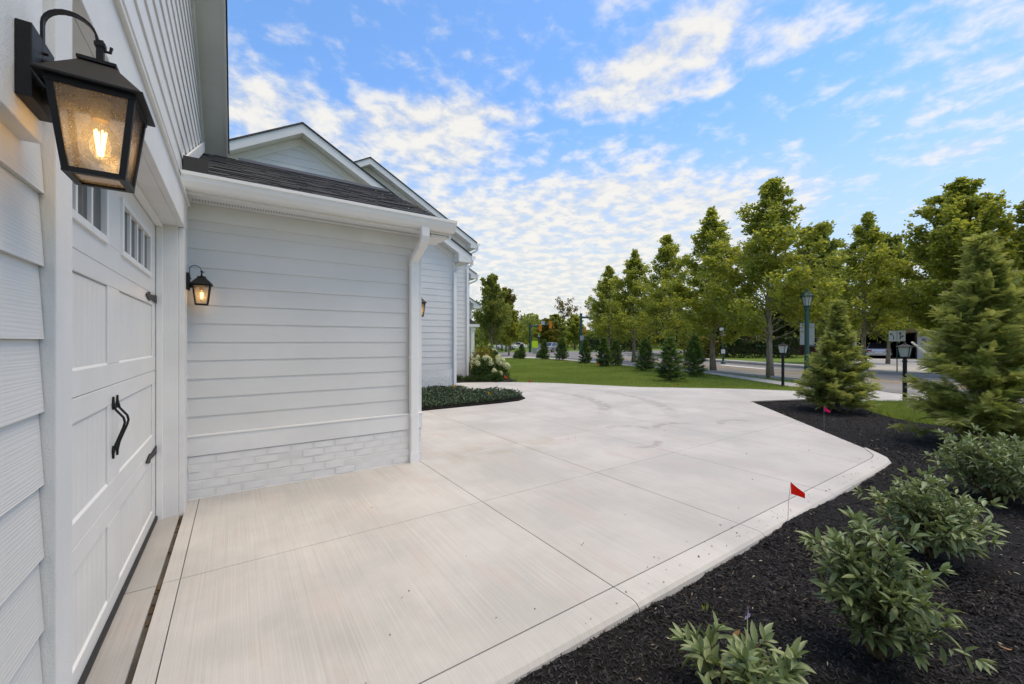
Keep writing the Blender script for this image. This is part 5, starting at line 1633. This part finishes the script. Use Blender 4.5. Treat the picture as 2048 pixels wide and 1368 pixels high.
MB().lathe([(.2, 0), (.16, 3.9)], n=10).build('pole', 'green_metal', t)
MB().tube([(0, 0, 3.75), (4.2, 0, 3.75)], .06, 6).build('arm', 'galvanised', t)
signal(t, .95, 3.8); signal(t, 3.5, 3.8)
MB().box(2.3, 2.85, -.12, -.09, 3.45, 4.1).build('sign', 'sign_white', t)
t = empty('mast_arm', (34.81, 46.46, GZ), 'shorter mast arm pole left of centre with two signals seen end on', 'traffic signal', 'traffic signal mast arms', facing(34.81, 46.46)); ORG[t.name] = Vector((0, 0, 0))
MB().lathe([(.22, 0), (.17, .4), (.13, 4.1)], n=10).build('pole', 'green_metal', t)
MB().tube([(0, 0, 3.75), (3.0, .6, 4.10)], [.12, .09], 8).build('arm', 'green_metal', t)
signal(t, 1.45, 3.55); signal(t, 2.9, 3.95)
MB().box(1.6, 2.1, -.2, -.17, 4.0, 4.5).build('sign', 'sign_grey', t)
t = empty('warning_sign', (30.52, 39.71, GZ), 'fluorescent yellow green square warning sign on a post', 'sign', None, facing(30.52, 39.71)); ORG[t.name] = Vector((0, 0, 0))
MB().box(-.36, .36, -.012, .012, .80, 1.64).build('panel', 'sign_lime', t); MB().box(-.03, .03, .014, .06, 0, 1.6).build('post', 'galvanised', t)
t = empty('signal_cabinet', (31.9, 41.2, GZ), 'grey metal signal cabinet beside the shorter mast arm pole', 'cabinet', None, facing(31.9, 41.2)); ORG[t.name] = Vector((0, 0, 0))
MB().box(-.55, .55, -.35, .35, .0, .12).build('base', 'kerb_concrete', t); MB().box(-.5, .5, -.3, .3, .12, 1.2).build('body', 'cabinet_grey', t, bevel=.02)
MB().box(-.56, .56, -.36, .36, 1.2, 1.27).build('lid', 'cabinet_grey', t); MB().box(-.42, .42, -.325, -.302, .2, 1.1).build('door', 'cabinet_grey', t)
t = empty('street_lamp', (37.06, 47.35, GZ), 'distant thin dark lamp post between the two mast arms', 'street lamp'); ORG[t.name] = Vector((0, 0, 0))
MB().lathe([(.12, 0), (.06, .5), (.05, 2.0)], n=8).build('pole', 'green_metal', t); MB().lathe([(.1, 2.0), (.2, 2.3), (.28, 2.32), (.03, 2.55)], n=8).build('lamp_head', 'green_metal', t)

# cars
def car(loc, rz, mat, label, group=None):
    t = empty('car', (loc[0], loc[1], GZ), label, 'car', group, rz); ORG[t.name] = Vector((0, 0, 0))
    st = [(-2.30, .42, .70, .70), (-2.22, .30, .86, .80), (-1.6, .24, .95, .88), (-.9, .22, .94, .90), (.6, .22, .92, .90), (1.4, .24, .86, .88), (2.05, .28, .76, .80), (2.28, .42, .62, .62)]
    vs = []; fs = []
    for (x, zl, zt, hw) in st:
        vs += [(x, -hw * .92, zl), (x, -hw, zl + .18), (x, -hw * .98, zt - .06), (x, -hw * .86, zt), (x, hw * .86, zt), (x, hw * .98, zt - .06), (x, hw, zl + .18), (x, hw * .92, zl)]
    for i in range(len(st) - 1):
        for j in range(8): fs.append((i * 8 + j, (i + 1) * 8 + j, (i + 1) * 8 + (j + 1) % 8, i * 8 + (j + 1) % 8))
    fs += [tuple(range(8)), tuple(range((len(st) - 1) * 8, len(st) * 8))[::-1]]
    MB().add(vs, fs).build('body', mat, t, bevel=.02)
    cs = [(-1.75, .94, .74), (-1.05, 1.38, .60), (-.2, 1.44, .60), (.35, 1.36, .60), (1.15, .90, .74)]
    vs = []; fs = []
    for (x, zt, hw) in cs: vs += [(x, -.80, .90), (x, -hw, zt), (x, hw, zt), (x, .80, .90)]
    for i in range(4):
        for j in range(4): fs.append((i * 4 + j, (i + 1) * 4 + j, (i + 1) * 4 + (j + 1) % 4, i * 4 + (j + 1) % 4))
    fs += [(0, 1, 2, 3), (19, 18, 17, 16)]
    MB().add(vs, fs).build('cabin_glass', 'window_dark', t)
    r_ = MB()
    r_.add([(-1.08, -.58, 1.385), (.38, -.58, 1.37), (.38, .58, 1.37), (-1.08, .58, 1.385), (-.2, -.58, 1.46), (-.2, .58, 1.46)], [(0, 4, 5, 3), (4, 1, 2, 5), (0, 1, 4), (3, 5, 2), (0, 3, 2, 1)])
    for s in (-1, 1):
        r_.tube([(-1.78, s * .78, .92), (-1.06, s * .60, 1.39)], .04, 4); r_.tube([(1.17, s * .77, .90), (.36, s * .60, 1.37)], .04, 4); r_.tube([(-.2, s * .80, .92), (-.2, s * .605, 1.44)], .035, 4)
    r_.build('roof', mat, t)
    for x in (-1.42, 1.38):
        for s in (-1, 1):
            w_ = MB().tube([(x, s * .72, .32), (x, s * .92, .32)], .32, 16).build('wheel', 'tyre', t)
            MB().tube([(x, s * .915, .32), (x, s * .93, .32)], .2, 10).build('rim', 'galvanised', w_)
    for s in (-1, 1):
        MB().box(-2.31, -2.22, s * .62 - .16, s * .62 + .16, .66, .80).build('tail_light', 'tail_light', t, bevel=.015)
        MB().box(2.12, 2.24, s * .56 - .15, s * .56 + .15, .56, .68).build('headlight', 'lamp_glass', t, bevel=.015)
    MB().box(-2.325, -2.30, -.26, .26, .52, .64).build('number_plate', 'sign_white', t)
    MB().box(-2.36, -2.2, -.84, .84, .36, .50).build('bumper', mat, t, bevel=.03)
car((49.6, 11.9), math.atan2(11.9, 49.6), 'silver_paint', 'silver car seen from behind inside the carport')
car((38.6, 46.0), R(20), 'silver_paint', 'silver car on the crossing behind the cone evergreens')
car((43.5, 66.0), R(130), 'white_paint', 'white car left of the shorter mast arm pole', 'cars beyond the crossing')
car((48.0, 69.0), R(128), 'white_paint', 'white car farthest behind the shorter mast arm pole', 'cars beyond the crossing')

# carport and house across the road
t = empty('carport', (50.4, 11.3, GZ), 'low flat roofed carport with dark opening across the road', 'carport', None, facing(50.4, 11.3)); ORG[t.name] = Vector((0, 0, 0))
MB().box(-5.2, 5.6, -2.6, 4.5, 2.34, 2.62).build('roof', 'bronze_wood', t)
MB().box(-5.0, 5.4, 3.9, 4.1, 0, 2.335).build('back_wall', 'dark_interior', t)
MB().box(-5.0, -2.6, -2.2, 3.9, 0, 2.33).build('side_wall', 'red_brick', t)
MB().box(-2.55, -2.25, -2.2, -1.95, 0, 2.33).build('post', 'sign_white', t)
MB().box(1.75, 5.2, -2.2, 3.9, 0, 2.33).build('white_wall', 'sign_white', t)
MB().box(2.0, 2.25, -2.24, -2.205, 1.5, 1.8).build('meter_box', 'cabinet_grey', t)
t = empty('far_house', (54.5, 23.2, GZ), 'low brick house with white windows behind the dark hedge', 'house', None, facing(54.5, 23.2)); ORG[t.name] = Vector((0, 0, 0))
MB().box(-7, 7, 0, 7, 0, 2.9).build('wall', 'red_brick', t)
MB().prism([(-7.5, 2.85), (7.5, 2.85), (5, 4.3), (-5, 4.3)], 'y', -.6, 7.5).build('roof', 'far_roof', t)
for x in (-4.0, -.95, .35, 4.2):
    w_ = MB().box(x - .62, x + .62, -.05, .02, 1.0, 2.3).build('window', 'sign_white', t)
    MB().box(x - .5, x + .5, -.07, -.04, 1.12, 2.18).build('pane', 'window_dark', w_)
# hedges
def hedge(name, a, b, wd, h, n, mat, seed, label, leaf=.16):
    rng = np.random.default_rng(seed)
    a = np.array(a); b = np.array(b); d = b - a; ln = np.linalg.norm(d); d /= ln; nn = np.array([-d[1], d[0]])
    s = rng.random(n) * ln; q = rng.uniform(-1, 1, n); z = rng.random(n) ** .8
    edge = rng.random(n) < .5
    q = np.where(edge, np.sign(q) * (1 - .1 * rng.random(n)), q); z = np.where(edge, z, 1 - .1 * rng.random(n))
    hh = h * (1 + .12 * np.sin(s * 1.1 + seed) + .06 * np.sin(s * 3.7))
    P = np.stack([a[0] + d[0] * s + nn[0] * q * wd / 2, a[1] + d[1] * s + nn[1] * q * wd / 2, GZ + z * hh], 1)
    L = leaf * rng.uniform(.7, 1.3, n)
    t = empty(name, (a[0], a[1], GZ), label, 'hedge', 'hedges across the road'); ORG[t.name] = Vector((0, 0, 0))
    m = leaf_cloud('foliage', P - np.array([a[0], a[1], GZ]), rng.normal(size=(n, 3)), L, L * .7, rng)
    link('foliage', m, mat, t)
    k = MB()
    for i in range(int(ln / .8)):
        x, y = d * (i * .8 + .4); k.tube([(x, y, 0), (x, y, h * .7)], .03, 4)
    k.build('stems', 'bark_dark', t)
hedge('hedge', (36.2, 22.0), (43.2, 16.4), 1.6, 1.75, 11000, 'leaf_hedge', 401, 'long dark clipped hedge in front of the brick house')
hedge('hedge', (34.4, 22.4), (37.2, 20.6), 1.3, 1.72, 4200, 'leaf_yellow', 402, 'short yellow green hedge at the left end of the dark hedge')
hedge('hedge', (46.5, 6.9), (50.5, 3.0), 2.0, 2.6, 7000, 'leaf_hedge', 403, 'tall dark hedge at the right end of the carport', .2)
hedge('hedge', (42.6, 43.5), (50.5, 40.0), 2.0, 2.0, 6000, 'leaf_hedge', 404, 'dark hedge beyond the crossing below the amber signals', .25)
